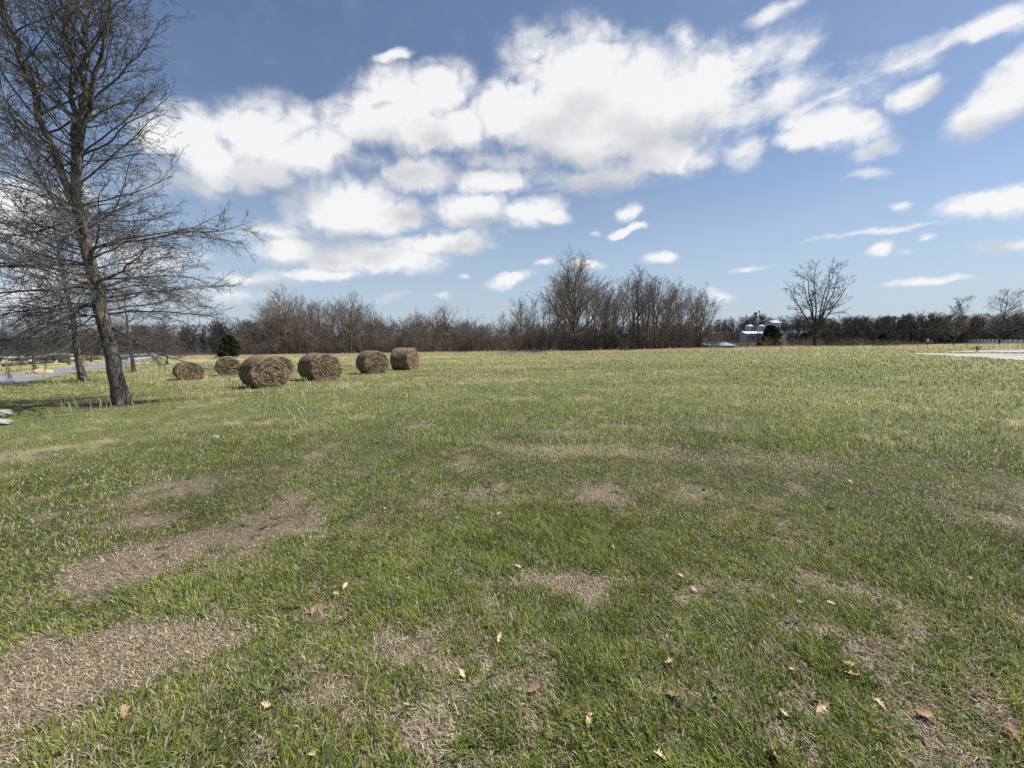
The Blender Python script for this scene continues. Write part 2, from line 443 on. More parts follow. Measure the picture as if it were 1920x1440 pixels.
# ------------------------------------------------------------------ ground sheet
def build_ground():
    az = np.concatenate([np.linspace(-80, 80, 401), np.linspace(80, 280, 81)[1:-1]]) * math.pi / 180
    rr = np.concatenate([[0.0], np.geomspace(0.25, 1800, 190)])
    A, Rr = np.meshgrid(az, rr[1:])
    x = (np.sin(A) * Rr).ravel(); y = (np.cos(A) * Rr).ravel()
    x = np.concatenate([[0], x]); y = np.concatenate([[0], y])
    z = zt(x, y)
    n, m = len(rr) - 1, len(az)
    idx = np.arange(n * m).reshape(n, m) + 1
    nx = np.roll(idx, -1, 1)
    q = np.stack([idx[:-1], idx[1:], nx[1:], nx[:-1]], -1).reshape(-1, 4)
    q = q[:, ::-1]
    t = np.stack([np.zeros(m, int), idx[0], nx[0]], -1)[:, ::-1]
    me = mesh_np('ground', np.stack([x, y, z], 1), q, t, smooth=True)
    dry, lush, fm, pale, near = masks(x, y)
    r = np.sqrt(x * x + y * y)
    soil_shade = np.array([0.055, 0.043, 0.03]); thatch = np.array([0.18, 0.142, 0.10]); under = np.array([0.045, 0.05, 0.02]); fieldc = np.array([0.165, 0.18, 0.065]); straw = np.array([0.55, 0.47, 0.27])  # soil and under-sward colours darkened to paint in shade between the blades
    c = under + (thatch - under) * dry[:, None]
    c = c * 0.75 + soil_shade * 0.25
    far = sstep(4.5, 13, r)[:, None]
    fc = fieldc * (.72 + .28 * sstep(14, 40, r))[:, None]
    fc = fc + (straw - fc) * np.clip(pale * 0.4 + dry * .35, 0, 1)[:, None]
    c = c + (fc - c) * far
    wf = wood_floor(x, y)[:, None]
    c = c + (np.array([0.075, 0.058, 0.045]) - c) * wf
    c = c + (np.array([0.05, 0.042, 0.036]) - c) * (sstep(170, 210, r) * (y > 0))[:, None]
    d1 = np.sqrt((x - T1.x) ** 2 + (y - T1.y) ** 2) + (fbm(x / .4, y / .4, 9, 2) - .5) * .7
    mul = (1 - sstep(0.8, 1.15, d1))[:, None]
    c = c + (np.array([0.05, 0.033, 0.024]) - c) * mul
    set_col(me, 'tint', c)
    m, t_, b = new_mat('field_ground')
    at_ = t_.new('ShaderNodeAttribute', attribute_name='tint')
    tc = t_.new('ShaderNodeTexCoord')
    n1 = t_.noise(tc.outputs['Object'], 38, 5, 0.7); n2 = t_.noise(tc.outputs['Object'], 1.3, 5, 0.65)
    f = t_.math('ADD', t_.math('MULTIPLY', n1.outputs[0], 0.55), t_.math('MULTIPLY', n2.outputs[0], 0.45))
    k = t_.ramp(f, [(0.3, (0.45, 0.45, 0.45)), (0.5, (0.95, 0.95, 0.95)), (0.7, (1.5, 1.5, 1.5))])
    t_.link(t_.mix(1.0, at_.outputs['Color'], k, 'MULTIPLY'), b.inputs['Base Color'])
    bp = t_.new('ShaderNodeBump'); bp.inputs['Strength'].default_value = 0.7; bp.inputs['Distance'].default_value = 0.02
    t_.link(n1.outputs[0], bp.inputs['Height']); t_.link(bp.outputs[0], b.inputs['Normal'])
    o = obj('ground', me, m); o['kind'] = 'structure'
build_ground()

# ------------------------------------------------------------------ grass
def blades_mesh(name, x, y, z, h, w, phi, lean, curl, col, wphi=None):
    n = len(x)
    d = np.stack([np.cos(phi), np.sin(phi)], 1)
    wp = phi + math.pi / 2 + nrg.normal(0, 0.5, n) if wphi is None else wphi
    wd = np.stack([np.cos(wp), np.sin(wp), np.zeros(n)], 1) * (w / 2)[:, None]
    l2 = np.clip(lean + curl, 0, 2.0)
    base = np.stack([x, y, z - 0.006], 1)
    mid = base + np.concatenate([d * (np.sin(lean) * h * 0.55)[:, None], (np.cos(lean) * h * 0.55)[:, None]], 1)
    tip = mid + np.concatenate([d * (np.sin(l2) * h * 0.45)[:, None], (np.cos(l2) * h * 0.45)[:, None]], 1)
    V = np.empty((n, 5, 3)); V[:, 0] = base - wd * 0.8; V[:, 1] = base + wd * 0.8; V[:, 2] = mid + wd; V[:, 3] = mid - wd; V[:, 4] = tip
    i = np.arange(n) * 5
    q = np.stack([i, i + 1, i + 2, i + 3], 1); t = np.stack([i + 3, i + 2, i + 4], 1)
    me = mesh_np(name, V.reshape(-1, 3), q, t)
    set_col(me, 'tint', np.repeat(col, 5, axis=0))
    return me

def lerp(a, b, t): return a + (b - a) * t

def build_grass(N=800000):
    # density falls with distance, blade width grows, so the sward stays closed at every distance
    rg = np.geomspace(0.75, 78, 4000)
    dens = np.minimum(26000, 95000 * (1.5 / rg) ** 2.55)
    pdf = dens * rg; cdf = np.concatenate([[0], np.cumsum((pdf[1:] + pdf[:-1]) / 2 * np.diff(rg))]); cdf /= cdf[-1]
    r = np.interp(nrg.random(N), cdf, rg)
    a = nrg.uniform(R(-62), R(62), N)
    x, y = np.sin(a) * r, np.cos(a) * r
    keep = ~blocked(x, y) & (wood_floor(x, y) < 0.5)
    d1 = np.sqrt((x - T1.x) ** 2 + (y - T1.y) ** 2)
    keep &= (d1 > 0.75 + 0.45 * fbm(x / .4, y / .4, 9, 2)) | (nrg.random(N) < 0.12)
    x, y, r = x[keep], y[keep], r[keep]; n = len(x)
    dry, lush, fm, pale, near = masks(x, y)
    clump = fbm(x / 0.11, y / 0.11, 61, 2)
    # tufts: pull blades towards the middles of small cells
    U = nrg.random
    az = np.arctan2(x, y); rb = np.interp(az, RB_A, RB_R)
    strip_ = np.exp(-((r - rb - .1 - .5 * (fbm(x / .9, y / .9, 55, 2) - .5)) / (.055 * rb)) ** 2) * sstep(-.14, .04, az) * (1 - sstep(.62, .78, az)) * (.45 + 1.1 * fbm(x / .45, y / .45, 57, 3))
    isdry = U(n) < np.clip(.8 * strip_ + dry * 0.66 + 0.34 - 0.2 * lush - .08 * fm + 0.05 * fm, 0, 0.95)
    ispale = (U(n) < pale * 0.8) & ~isdry
    g1 = np.array([0.075, 0.130, 0.016]); g2 = np.array([0.20, 0.265, 0.042]); g3 = np.array([0.36, 0.385, 0.095]); bl = np.array([0.16, 0.23, 0.10])
    t = np.clip(U(n) * 0.9 + (clump - .5) * .9 - (lush - .35) * .3, 0, 1)[:, None]
    green = np.where(t < 0.5, lerp(g1, g2, t * 2), lerp(g2, g3, t * 2 - 1))
    bm_ = (fm * sstep(.5, .75, fbm(x / 1.7, y / 0.9, 88, 3)))[:, None]
    green = lerp(green, bl, bm_ * 0.6)
    green = lerp(green, green * np.array([.72, .88, .8]), (np.exp(-((r - rb * 1.14) / (.07 * rb)) ** 2) * sstep(-.1, .1, az))[:, None])
    p1 = np.array([0.33, 0.36, 0.10]); p2 = np.array([0.56, 0.52, 0.26])
    palec = lerp(p1, p2, U(n)[:, None])
    s1 = np.array([0.24, 0.185, 0.125]); s2 = np.array([0.46, 0.385, 0.27]); s3 = np.array([0.64, 0.56, 0.43])
    u = U(n)[:, None]
    dryc = np.where(u < 0.6, lerp(s1, s2, u / 0.6), lerp(s2, s3, (u - .6) / .4))
    wheat = np.array([0.46, 0.38, 0.19])
    dryc = lerp(dryc, np.array([0.58, 0.52, 0.31]), np.clip(fm * 0.5 + strip_ * .6, 0, 1)[:, None])
    col = np.where(isdry[:, None], dryc, np.where(ispale[:, None], palec, green))
    col = col * (0.47 + 0.9 * U(n))[:, None]
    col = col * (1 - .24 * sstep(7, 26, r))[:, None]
    h = (0.024 + 0.036 * lush + 0.028 * U(n) ** 2) * (0.7 + 0.6 * clump) * (0.85 + 0.5 * U(n))
    h = h * (1 - 0.35 * dry)
    h = h + fm * (0.025 + 0.06 * fbm(x / 0.5, y / 0.5, 71, 2) ** 1.3) * (0.4 + 0.8 * U(n))
    h = h + sstep(12, 35, r) * 0.05
    tall = U(n) < 0.012; h = np.where(tall, h * 1.7, h)
    px = r / 400.0
    w = np.maximum(0.0028 + 0.0014 * U(n), 0.33 * px * (0.5 + 0.9 * U(n)))
    flat = isdry & (strip_ < .3) & ((dry > 0.3) | (U(n) < 0.45 * (1 - fm)))
    wind = 2.2 + 1.5 * (fbm(x / 1.1, y / 1.1, 91, 2) - .5) * 4
    phi = np.where(U(n) < 0.4, wind + nrg.normal(0, 0.7, n), U(n) * 2 * math.pi)
    lean = np.where(flat, nrg.uniform(0.9, 1.55, n), np.abs(nrg.normal(0.5, 0.35, n)))
    curl = np.where(flat, nrg.uniform(-0.2, 0.5, n), nrg.uniform(0.1, 0.9, n))
    z = zt(x, y)
    z = np.where(flat, z + U(n) * 0.012, z)
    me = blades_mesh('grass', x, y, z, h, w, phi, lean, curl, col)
    # low broad-leaved weeds and clover mixed into the sward
    k = 420; cr = 1.2 + 7 * nrg.random(k) ** 1.6; ca = nrg.uniform(R(-58), R(58), k); m_ = 13
    wx = np.repeat(np.sin(ca) * cr, m_) + nrg.normal(0, .02, k * m_); wy = np.repeat(np.cos(ca) * cr, m_) + nrg.normal(0, .02, k * m_)
    wc = lerp(np.array([.07, .115, .025]), np.array([.15, .20, .055]), nrg.random(k * m_)[:, None])
    mw = blades_mesh('weeds', wx, wy, zt(wx, wy) + .008, nrg.uniform(.025, .06, k * m_), nrg.uniform(.007, .016, k * m_), nrg.random(k * m_) * 6.28, nrg.uniform(.7, 1.3, k * m_), nrg.uniform(0, .4, k * m_), wc)
    tag(obj('weed_growth', mw, M['blade']), 'low broad leaved weeds scattered through the near lawn', 'weeds', kind='stuff')
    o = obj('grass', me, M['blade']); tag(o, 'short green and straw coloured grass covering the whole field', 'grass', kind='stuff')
build_grass()

def build_tall_grass():
    # pale uncut strip along the far rim of the field
    X, Y, H = [], [], []
    N = 130000
    px = nrg.uniform(300, 1960, N); 
    d0 = np.interp(px, [300, 420, 700, 1000, 1340, 1500, 1700, 1960], [78, 85, 76, 64, 60, 60, 58, 52])
    d1 = np.interp(px, [300, 420, 700, 1000, 1340, 1500, 1700, 1960], [110, 120, 104, 80, 70, 76, 70, 56])
    y = d0 + (d1 - d0) * nrg.random(N) ** 0.8; x = (px - CX) / F * y
    keep = (fbm(x / 4.0, y / 4.0, 13, 3) + nrg.normal(0, .07, N) > 0.43) & ~blocked(x, y)
    # thin out on the right, where the rim is shorter grass
    keep &= nrg.random(N) < np.interp(px, [300, 1250, 1400, 1960], [1, 1, 0.45, 0.25])
    x, y = x[keep], y[keep]; n = len(x)
    h = nrg.uniform(0.3, 0.75, n) * (0.6 + 0.8 * fbm(x / 6, y / 6, 15, 2))
    w = nrg.uniform(0.02, 0.05, n)
    c = lerp(np.array([0.48, 0.41, 0.24]), np.array([0.70, 0.61, 0.40]), nrg.random(n)[:, None])
    rust = (nrg.random(n) < 0.06)[:, None]
    c = np.where(rust, np.array([0.34, 0.18, 0.09]), c)
    me = blades_mesh('tall_dry_grass', x, y, zt(x, y), h, w, nrg.random(n) * 6.28, np.abs(nrg.normal(.12, .12, n)), nrg.uniform(0, .5, n), c)
    tag(obj('tall_dry_grass', me, M['blade']), 'tall pale straw grass along the far rim of the field', 'dry grass', kind='stuff')
    # scattered pale seed stalks in the unmown field
    N = 9000
    r = nrg.uniform(7, 55, N) ; a = nrg.uniform(R(-50), R(58), N); x, y = np.sin(a) * r, np.cos(a) * r
    keep = (fbm(x / 3.0, y / 3.0, 19, 3) + nrg.normal(0, .1, N) > 0.52) & ~blocked(x, y) & (wood_floor(x, y) < .3) & (a * 57.3 < 30 + nrg.normal(0, 15, N))
    x, y, r = x[keep], y[keep], r[keep]; n = len(x)
    h = nrg.uniform(0.18, 0.42, n); w = np.maximum(0.004, r / 400 * 0.32)
    c = lerp(np.array([0.42, 0.36, 0.2]), np.array([0.62, 0.55, 0.36]), nrg.random(n)[:, None])
    me = blades_mesh('seed_stalks', x, y, zt(x, y), h, w, nrg.random(n) * 6.28, np.abs(nrg.normal(.2, .15, n)), nrg.uniform(0, .6, n), c)
    tag(obj('seed_stalk_growth', me, M['blade']), 'thin pale seed stalks standing above the field grass', 'dry grass', kind='stuff')
build_tall_grass()

def tuft(px, py, n, h, spread, label):
    p = at(px, py)
    x = p.x + nrg.normal(0, .10, n); y = p.y + nrg.normal(0, .05, n)
    c = lerp(np.array([0.45, 0.42, 0.25]), np.array([0.66, 0.60, 0.42]), nrg.random(n)[:, None])
    me = blades_mesh('stalk_tuft', x - p.x, y - p.y, zt(x, y) - p.z, nrg.uniform(.6, 1, n) * h, np.full(n, 0.009), nrg.choice([0.2, 0.1, 2.9, 1.2], n, p=[.45, .2, .2, .15]) + nrg.normal(0, .4, n), nrg.uniform(.1, spread, n), nrg.uniform(.1, .6, n), c)
    o = obj('grass_tuft', me, M['blade']); o.location = p
    tag(o, label, 'grass tuft', 'dry stalk tufts in the field')
tuft(478, 786, 16, 0.55, .5, 'sparse tuft of pale dry stalks in front of the biggest hay bale')
tuft(572, 802, 34, 0.62, .8, 'widest fan of pale dry stalks bending over the open lawn')
tuft(770, 786, 12, 0.3, .5, 'low thin tuft of dry stalks in the middle of the field')

# ------------------------------------------------------------------ trees
def perp(d, rg, flat=0.0):
    while True:
        v = (rg.gauss(0, 1), rg.gauss(0, 1), rg.gauss(0, 1) * (1 - flat))
        k = v[0] * d[0] + v[1] * d[1] + v[2] * d[2]
        w = (v[0] - k * d[0], v[1] - k * d[1], v[2] - k * d[2])
        l = math.sqrt(w[0] ** 2 + w[1] ** 2 + w[2] ** 2)
        if l > 0.15: return (w[0] / l, w[1] / l, w[2] / l)

def nrm(d):
    l = math.sqrt(d[0] ** 2 + d[1] ** 2 + d[2] ** 2) or 1
    return (d[0] / l, d[1] / l, d[2] / l)

def limb(rg, p, d, L, r0, r1, n, jit, trop, bend=0.0):
    pts, rad = [p], [r0]
    s = L / n
    for i in range(n):
        tz = trop + bend * (i / n)
        d = nrm((d[0] + rg.gauss(0, jit), d[1] + rg.gauss(0, jit), d[2] + rg.gauss(0, jit) + tz))
        p = (p[0] + d[0] * s, p[1] + d[1] * s, p[2] + d[2] * s)
        pts.append(p); rad.append(r0 + (r1 - r0) * ((i + 1) / n) ** 0.8)
    return pts, rad

def along(pts, rad, t):
    f = t * (len(pts) - 1); i = min(int(f), len(pts) - 2); k = f - i
    a, b = pts[i], pts[i + 1]
    p = (a[0] + (b[0] - a[0]) * k, a[1] + (b[1] - a[1]) * k, a[2] + (b[2] - a[2]) * k)
    return p, nrm((b[0] - a[0], b[1] - a[1], b[2] - a[2])), rad[i] + (rad[i + 1] - rad[i]) * k

def sprout(rg, out, pts, rad, L, lvl, spec):
    if lvl >= len(spec): return
    S = spec[lvl]
    n = max(1, int(S['n'] * (0.8 + 0.4 * rg.random())))
    for k in range(n):
        t = S['t0'] + (0.98 - S['t0']) * (k + rg.random()) / n
        p, d, r = along(pts, rad, t)
        q = perp(d, rg, S.get('flat', 0))
        a = R(S['ang'] + rg.gauss(0, S.get('da', 9)))
        cd = nrm(tuple(d[i] * math.cos(a) + q[i] * math.sin(a) for i in range(3)))
        l = L * S['len'] * (1 - S.get('taper', .55) * (t - S['t0']) / (1 - S['t0'])) * (0.75 + 0.5 * rg.random())
        r0 = min(r * 0.75, max(S['rmin'], S['rk'] * l)); r1 = max(S['rend'], r0 * 0.25)
        P, Q = limb(rg, p, cd, l, r0, r1, S['seg'], S['jit'], S['trop'], S.get('bend', 0))
        out[lvl].append((P, Q))
        sprout(rg, out, P, Q, l, lvl + 1, spec)

def merge_levels(levels, sides):
    return join_arrays([tube_arrays(l, s) for l, s in zip(levels, sides) if l])

def forest_variant(seed, H=15.0, wide=1.0, low=0.3, prim=15, r0=.15, stems=1, sec=7, ter=6, up=0.07, twig=0.012, rk0=.016, ang0=36):
    rg = random.Random(seed); trunks = []; out = [[], [], [], []]
    spec = [dict(n=prim, t0=low, ang=ang0, da=11, len=.42 * wide, rmin=.03, rk=rk0, rend=.014, seg=6, jit=.10, trop=up, taper=.6),
            dict(n=sec, t0=.2, ang=38, da=12, len=.45, rmin=.018, rk=.012, rend=.010, seg=4, jit=.13, trop=.05),
            dict(n=ter, t0=.15, ang=38, da=12, len=.5, rmin=.012, rk=.01, rend=twig * .7, seg=3, jit=.15, trop=.03),
            dict(n=2, t0=.3, ang=35, da=12, len=.6, rmin=twig, rk=.008, rend=twig * .6, seg=2, jit=.15, trop=.02)]
    for s in range(stems):
        a = rg.random() * 6.28; le = (0 if stems == 1 else 0.12 + 0.3 * rg.random())
        d = nrm((math.cos(a) * le, math.sin(a) * le, 1)); h = H * (1 if s == 0 else rg.uniform(.6, .98))
        P, Q = limb(rg, (math.cos(a) * .1 * (stems > 1), math.sin(a) * .1 * (stems > 1), -0.2), d, h, r0 * (h / H) * (1 if stems == 1 else .7), .014, 10, .035, .012)
        Q[0] *= 1.3
        trunks.append((P, Q)); sprout(rg, out, P, Q, h, 0, spec)
    tv, tq = tube_arrays(trunks, 8)
    cv, cq = merge_levels(out, (5, 4, 3, 3))
    return mesh_np('trunk', tv, tq, smooth=True), mesh_np('crown', cv, cq)

def place_tree(name, meshes, loc, s, rz, label, group, cat='tree', mats=('wood_bark', 'wood_twig'), tilt=(0, 0)):
    e = empty(name, loc, rz); e.scale = (s, s, s); e.rotation_euler = (tilt[0], tilt[1], rz)
    for nm, me, mk in zip(('trunk', 'crown'), meshes, mats):
        o = bpy.data.objects.new(nm, me); COL.objects.link(o); o.parent = e
        if not me.materials: me.materials.append(M[mk])
    tag(e, label, cat, group)
    return e

# --- the big lawn oak: leaning trunk with three leaders, drooping low boughs
def oak(seed, leaders, prim_per_m, spec, length_at, ang_at, h0=2.0, sides=(7, 5, 4, 3)):
    rg = random.Random(seed); out = [[] for _ in spec]
    for li, (P, Q, z0) in enumerate(leaders):
        zs = P[-1][2]
        cnt = int((zs - z0) * (prim_per_m if z0 < 3 else prim_per_m * .45))
        az = rg.random() * 6.28
        for k in range(cnt):
            z = z0 + (zs - z0) * (k + rg.random()) / cnt
            t = min(.985, max(0.0, (z - P[0][2]) / (P[-1][2] - P[0][2])))
            p, d, r = along(P, Q, t)
            az += 2.4 + rg.gauss(0, .5)
            a = R(ang_at(p[2]) + rg.gauss(0, 8))
            cd = (math.cos(az) * math.cos(a), math.sin(az) * math.cos(a), math.sin(a))
            l = length_at(p[2]) * (0.62 + 0.46 * rg.random())
            r0 = min(r * .6, 0.0075 * l + 0.007)
            bend = -0.085 if p[2] < 4.6 else (0.0 if p[2] < 7 else 0.03)
            B, C = limb(rg, p, cd, l, r0, .0045, 10, .13, -.02 if p[2] < 4.2 else .015, bend)
            out[0].append((B, C)); sprout2(rg, out, B, C, l, 1, spec)
    return out

def sprout2(rg, out, pts, rad, L, lvl, spec):
    if lvl >= len(spec): return
    sub = [None] * lvl + spec[lvl:]
    S = spec[lvl]; n = max(1, int(S['n'] * (0.7 + 0.6 * rg.random()) * (min(1.3, L / S['Lref']) if 'Lref' in S else 1)))
    for k in range(n):
        t = S['t0'] + (0.98 - S['t0']) * (k + rg.random()) / n
        p, d, r = along(pts, rad, t)
        q = perp(d, rg, S.get('flat', 0)); a = R(S['ang'] + rg.gauss(0, S.get('da', 9)))
        cd = nrm(tuple(d[i] * math.cos(a) + q[i] * math.sin(a) for i in range(3)))
        l = max(S.get('lmin', .05), L * S['len'] * (1 - .6 * t)) * (0.6 + 0.8 * rg.random())
        r0 = min(r * .8, max(S['rmin'], S['rk'] * l))
        B, C = limb(rg, p, cd, l, r0, S['rend'], S['seg'], S['jit'], S['trop'])
        out[lvl].append((B, C)); sprout2(rg, out, B, C, l, lvl + 1, spec)

def polyleader(rg, P0, P1, r0, r1, n=14, wob=.05):
    pts, rad = [], []
    for i in range(n + 1):
        t = i / n; w = wob * math.sin(t * math.pi)
        pts.append(tuple(P0[k] + (P1[k] - P0[k]) * t + (rg.gauss(0, w) if 0 < i < n and k < 2 else 0) for k in range(3)))
        rad.append(r0 + (r1 - r0) * t ** .9)
    return pts, rad

def oak_trunk_mesh(leaders, sides=18, flare=True):
    V, Q = tube_arrays([(l[0], l[1]) for l in leaders], sides)
    V = V.copy()
    a = np.arctan2(V[:, 1], V[:, 0]); r = np.sqrt(V[:, 0] ** 2 + V[:, 1] ** 2) + 1e-6
    if flare:
        lowm = np.clip(1 - V[:, 2] / 0.7, 0, 1) ** 2
        k = 1 + lowm * (0.35 + 0.18 * np.sin(a * 5 + 1) + .1 * np.sin(a * 3))
        V[:, 0] *= k; V[:, 1] *= k
    return mesh_np('trunk', V, Q, smooth=True)

def build_big_oak():
    rg = random.Random(5)
    H = 14.2
    fork = (-0.78, 0.1, 5.9)
    main = polyleader(rg, (0, 0, -0.15), fork, .198, .13, 16, .02)
    l1 = polyleader(rg, (fork[0], fork[1], fork[2] - .1), (0.55, .3, H), .10, .02, 56, .05)
    l2 = polyleader(rg, (fork[0] - .02, fork[1], fork[2] - .3), (-2.3, -.3, H - .8), .10, .02, 16, .06)
    l3 = polyleader(rg, (fork[0] + .02, fork[1], fork[2] + .2), (-0.75, .8, H - .4), .09, .018, 14, .06)
    l4 = polyleader(rg, (-0.55, .1, 7.2), (1.6, -.2, H - 2.2), .07, .015, 12, .06)
    leaders = [(*main, 2.3), (*main, 2.5), (*l1, 6.2), (*l2, 6.0), (*l3, 6.5), (*l4, 7.6)]
    spec = [dict(), dict(n=15, Lref=3.4, t0=.12, ang=38, da=14, len=.38, lmin=.35, rmin=.006, rk=.007, rend=.0045, seg=5, jit=.14, trop=-.005, flat=.6),
            dict(n=7, Lref=.9, t0=.12, ang=38, da=12, len=.5, lmin=.16, rmin=.0055, rk=.006, rend=.0042, seg=4, jit=.18, trop=0),
            dict(n=3, t0=.2, ang=48, da=14, len=.4, lmin=.07, rmin=.0048, rk=.006, rend=.004, seg=2, jit=.18, trop=.03)]
    length = lambda z: float(np.interp(z, [2.0, 3, 5, 7, 10, 12, 14.2], [3.2, 4.1, 4.3, 3.9, 3.2, 2.4, 1.0]))
    ang = lambda z: float(np.interp(z, [2.0, 3.2, 4.5, 6, 8, 10, 14], [2, 8, 18, 28, 42, 50, 64]))
    out = oak(5, leaders, 9, spec, length, ang)
    e = empty('oak_tree', T1)
    obj('trunk', oak_trunk_mesh(leaders[1:]), M['bark'], e)
    v, q = merge_levels(out, (6, 4, 3, 3))
    obj('crown', mesh_np('crown', v, q), M['twig'], e)
    tag(e, 'tallest bare oak with thick leaning trunk and drooping low branches', 'tree', 'roadside oaks')
build_big_oak()

def small_oak_variant(seed, H, fine):
    rg = random.Random(seed)
    main = polyleader(rg, (0, 0, -.15), (rg.gauss(-.3, .1), 0, H), .175, .015, 14, .04)
    leaders = [(*main, 1.7)]
    spec = [dict(), dict(n=11 * fine, Lref=3, t0=.12, ang=38, da=12, len=.36, lmin=.3, rmin=.008, rk=.008, rend=.006, seg=4, jit=.14, trop=0, flat=.6),
            dict(n=6 * fine, Lref=.9, t0=.12, ang=38, da=12, len=.5, lmin=.15, rmin=.006, rk=.006, rend=.005, seg=3, jit=.18, trop=0),
            dict(n=2, t0=.2, ang=45, da=14, len=.5, lmin=.1, rmin=.006, rk=.006, rend=.005, seg=2, jit=.18, trop=0)]
    length = lambda z: float(np.interp(z / H, [.2, .35, .55, .8, 1], [3.1, 3.7, 3.2, 1.9, .6]))
    ang = lambda z: float(np.interp(z / H, [.2, .35, .55, .8, 1], [-8, 2, 18, 38, 60]))
    out = oak(seed, leaders, 11, spec, length, ang)
    v, q = merge_levels(out, (5, 4, 3, 3))
    return oak_trunk_mesh(leaders, 12), mesh_np('crown', v, q)

ov = [small_oak_variant(101, 8.2, 1.3), small_oak_variant(102, 7.6, 1.0)]
for me in (ov[0][0], ov[1][0]): me.materials.append(M['bark'])
for me in (ov[0][1], ov[1][1]): me.materials.append(M['twig'])
OAKS = [  # px, py of base, height scale, variant, label
    (156, 715, 1.08, 0, 'bare oak with straight dark trunk standing between the thick leaning oak and the grey road'),
    (251, 697, .93, 1, 'slim bare oak between the thick leaning oak and the slumped hay bale'),
    (314, 683, .80, 0, 'small bare oak on the grass verge with a white board hung beside its trunk'),
    (328, 672, .95, 1, 'bare oak standing at the far bend of the road, short trunk showing under its crown'),
    (66, 694, .80, 1, 'bare oak across the road beside the pile of tan straw'),
    (130, 684, .82, 0, 'bare oak across the road, half hidden by the dark straight oak trunk'),
    (172, 679, .85, 1, 'bare oak farthest along the opposite verge of the road'),
    (-70, 706, .85, 0, 'bare oak across the road at the picture edge, only its branches reaching in')]
for i, (px, py, s, v, lab) in enumerate(OAKS):
    p = at(px, py)
    place_tree('oak_tree', ov[v], p, s, 1.3 * i + .4, lab, 'roadside oaks')

# --- wood behind the field
FV = [forest_variant(s, 15, w, lo, pr, r0, st) for (s, w, lo, pr, r0, st) in
      [(1, 1.05, .34, 15, .24, 1), (2, .9, .38, 14, .21, 1), (3, 1.2, .30, 16, .26, 1), (4, 1.0, .38, 12, .22, 2), (5, 1.1, .3, 11, .22, 3), (6, .85, .33, 15, .19, 1), (7, 1.3, .36, 16, .28, 1)]]
OAKW = forest_variant(21, 17, 1.55, .16, 30, .42, 1, 11, 7, rk0=.028)
TALL1 = forest_variant(22, 17, .85, .42, 13, .34, 1, 8, 6, rk0=.028)
TALL2 = forest_variant(23, 17, 1.0, .34, 15, .44, 2, 8, 6, .05, .016, rk0=.032)
MULTI = forest_variant(24, 14, .75, .28, 9, .24, 9, 7, 5, rk0=.02)
def tree_at(px, ptop, d, H, meshes, label, group, rz, name='bare_tree'):
    x = (px - CX) / F * d; x, y = at_d(px, 660, d).x, d
    z = Z(x, y); top = at_d(px, ptop, d).z
    return place_tree(name, meshes, (x, y, z - .1), (top - z) / H, rz, label, group)
WG = 'bare trees of the wood behind the field'
big_ = tree_at(1075, 494, 75, 18.0, OAKW, 'broadest round crowned bare tree standing at the front of the wood', WG, .6)
big_.scale = (big_.scale[0] * 1.25, big_.scale[1] * 1.25, big_.scale[2])
tree_at(1197, 499, 76, 17.6, TALL1, 'tall bare tree of the wood with one straight dark stem and thin forked top', WG, 1.0)
tree_at(1232, 502, 75, 17.6, TALL2, 'tall dark bare tree with heavy crooked limbs beside the straight stemmed one', WG, 2.0)
tree_at(1307, 532, 71, 14.4, MULTI, 'many stemmed bare tree fanning out at the open end of the wood', WG, .2)
tree_at(1276, 537, 72, 16, FV[1], 'slender single stemmed bare tree next to the fan shaped one', WG, .5)
tree_at(536, 541, 122, 16.5, FV[6], 'tall bare tree with spreading crown above the biggest hay bale', WG, .9)
tree_at(658, 547, 112, 16, FV[2], 'round topped bare tree above the gap between the middle hay bales', WG, 2.2)
SKY = [(400, 604), (470, 604), (490, 575), (512, 556), (540, 543), (580, 556), (620, 570), (650, 552), (690, 566), (712, 588), (760, 588), (800, 579), (835, 576), (868, 594), (910, 604), (940, 582), (975, 560), (1000, 548), (1025, 532), (1070, 508), (1110, 524), (1140, 536), (1165, 520), (1200, 508), (1235, 510), (1260, 540), (1300, 540), (1335, 560)]
sx, sy = zip(*SKY)
k = 0
for row in range(4):
    for px in np.arange(474, 1316, 14.5 + row * 5):
        pxx = px + rng.uniform(-8, 8)
        if row == 0 and rng.random() < .25: continue
        if pxx > 920 and rng.random() < .28: continue
        d = wood_d(pxx) + 1 + row * 11 + rng.uniform(0, 9)
        top = float(np.interp(pxx, sx, sy)) + rng.uniform(-3, 16) + (7 if row == 0 else 0)
        if top > 630: continue
        tree_at(pxx, top, d, 16, FV[rng.randrange(7)], 'thin bare tree crowded among others in the wood behind the field', WG, rng.random() * 6.28)

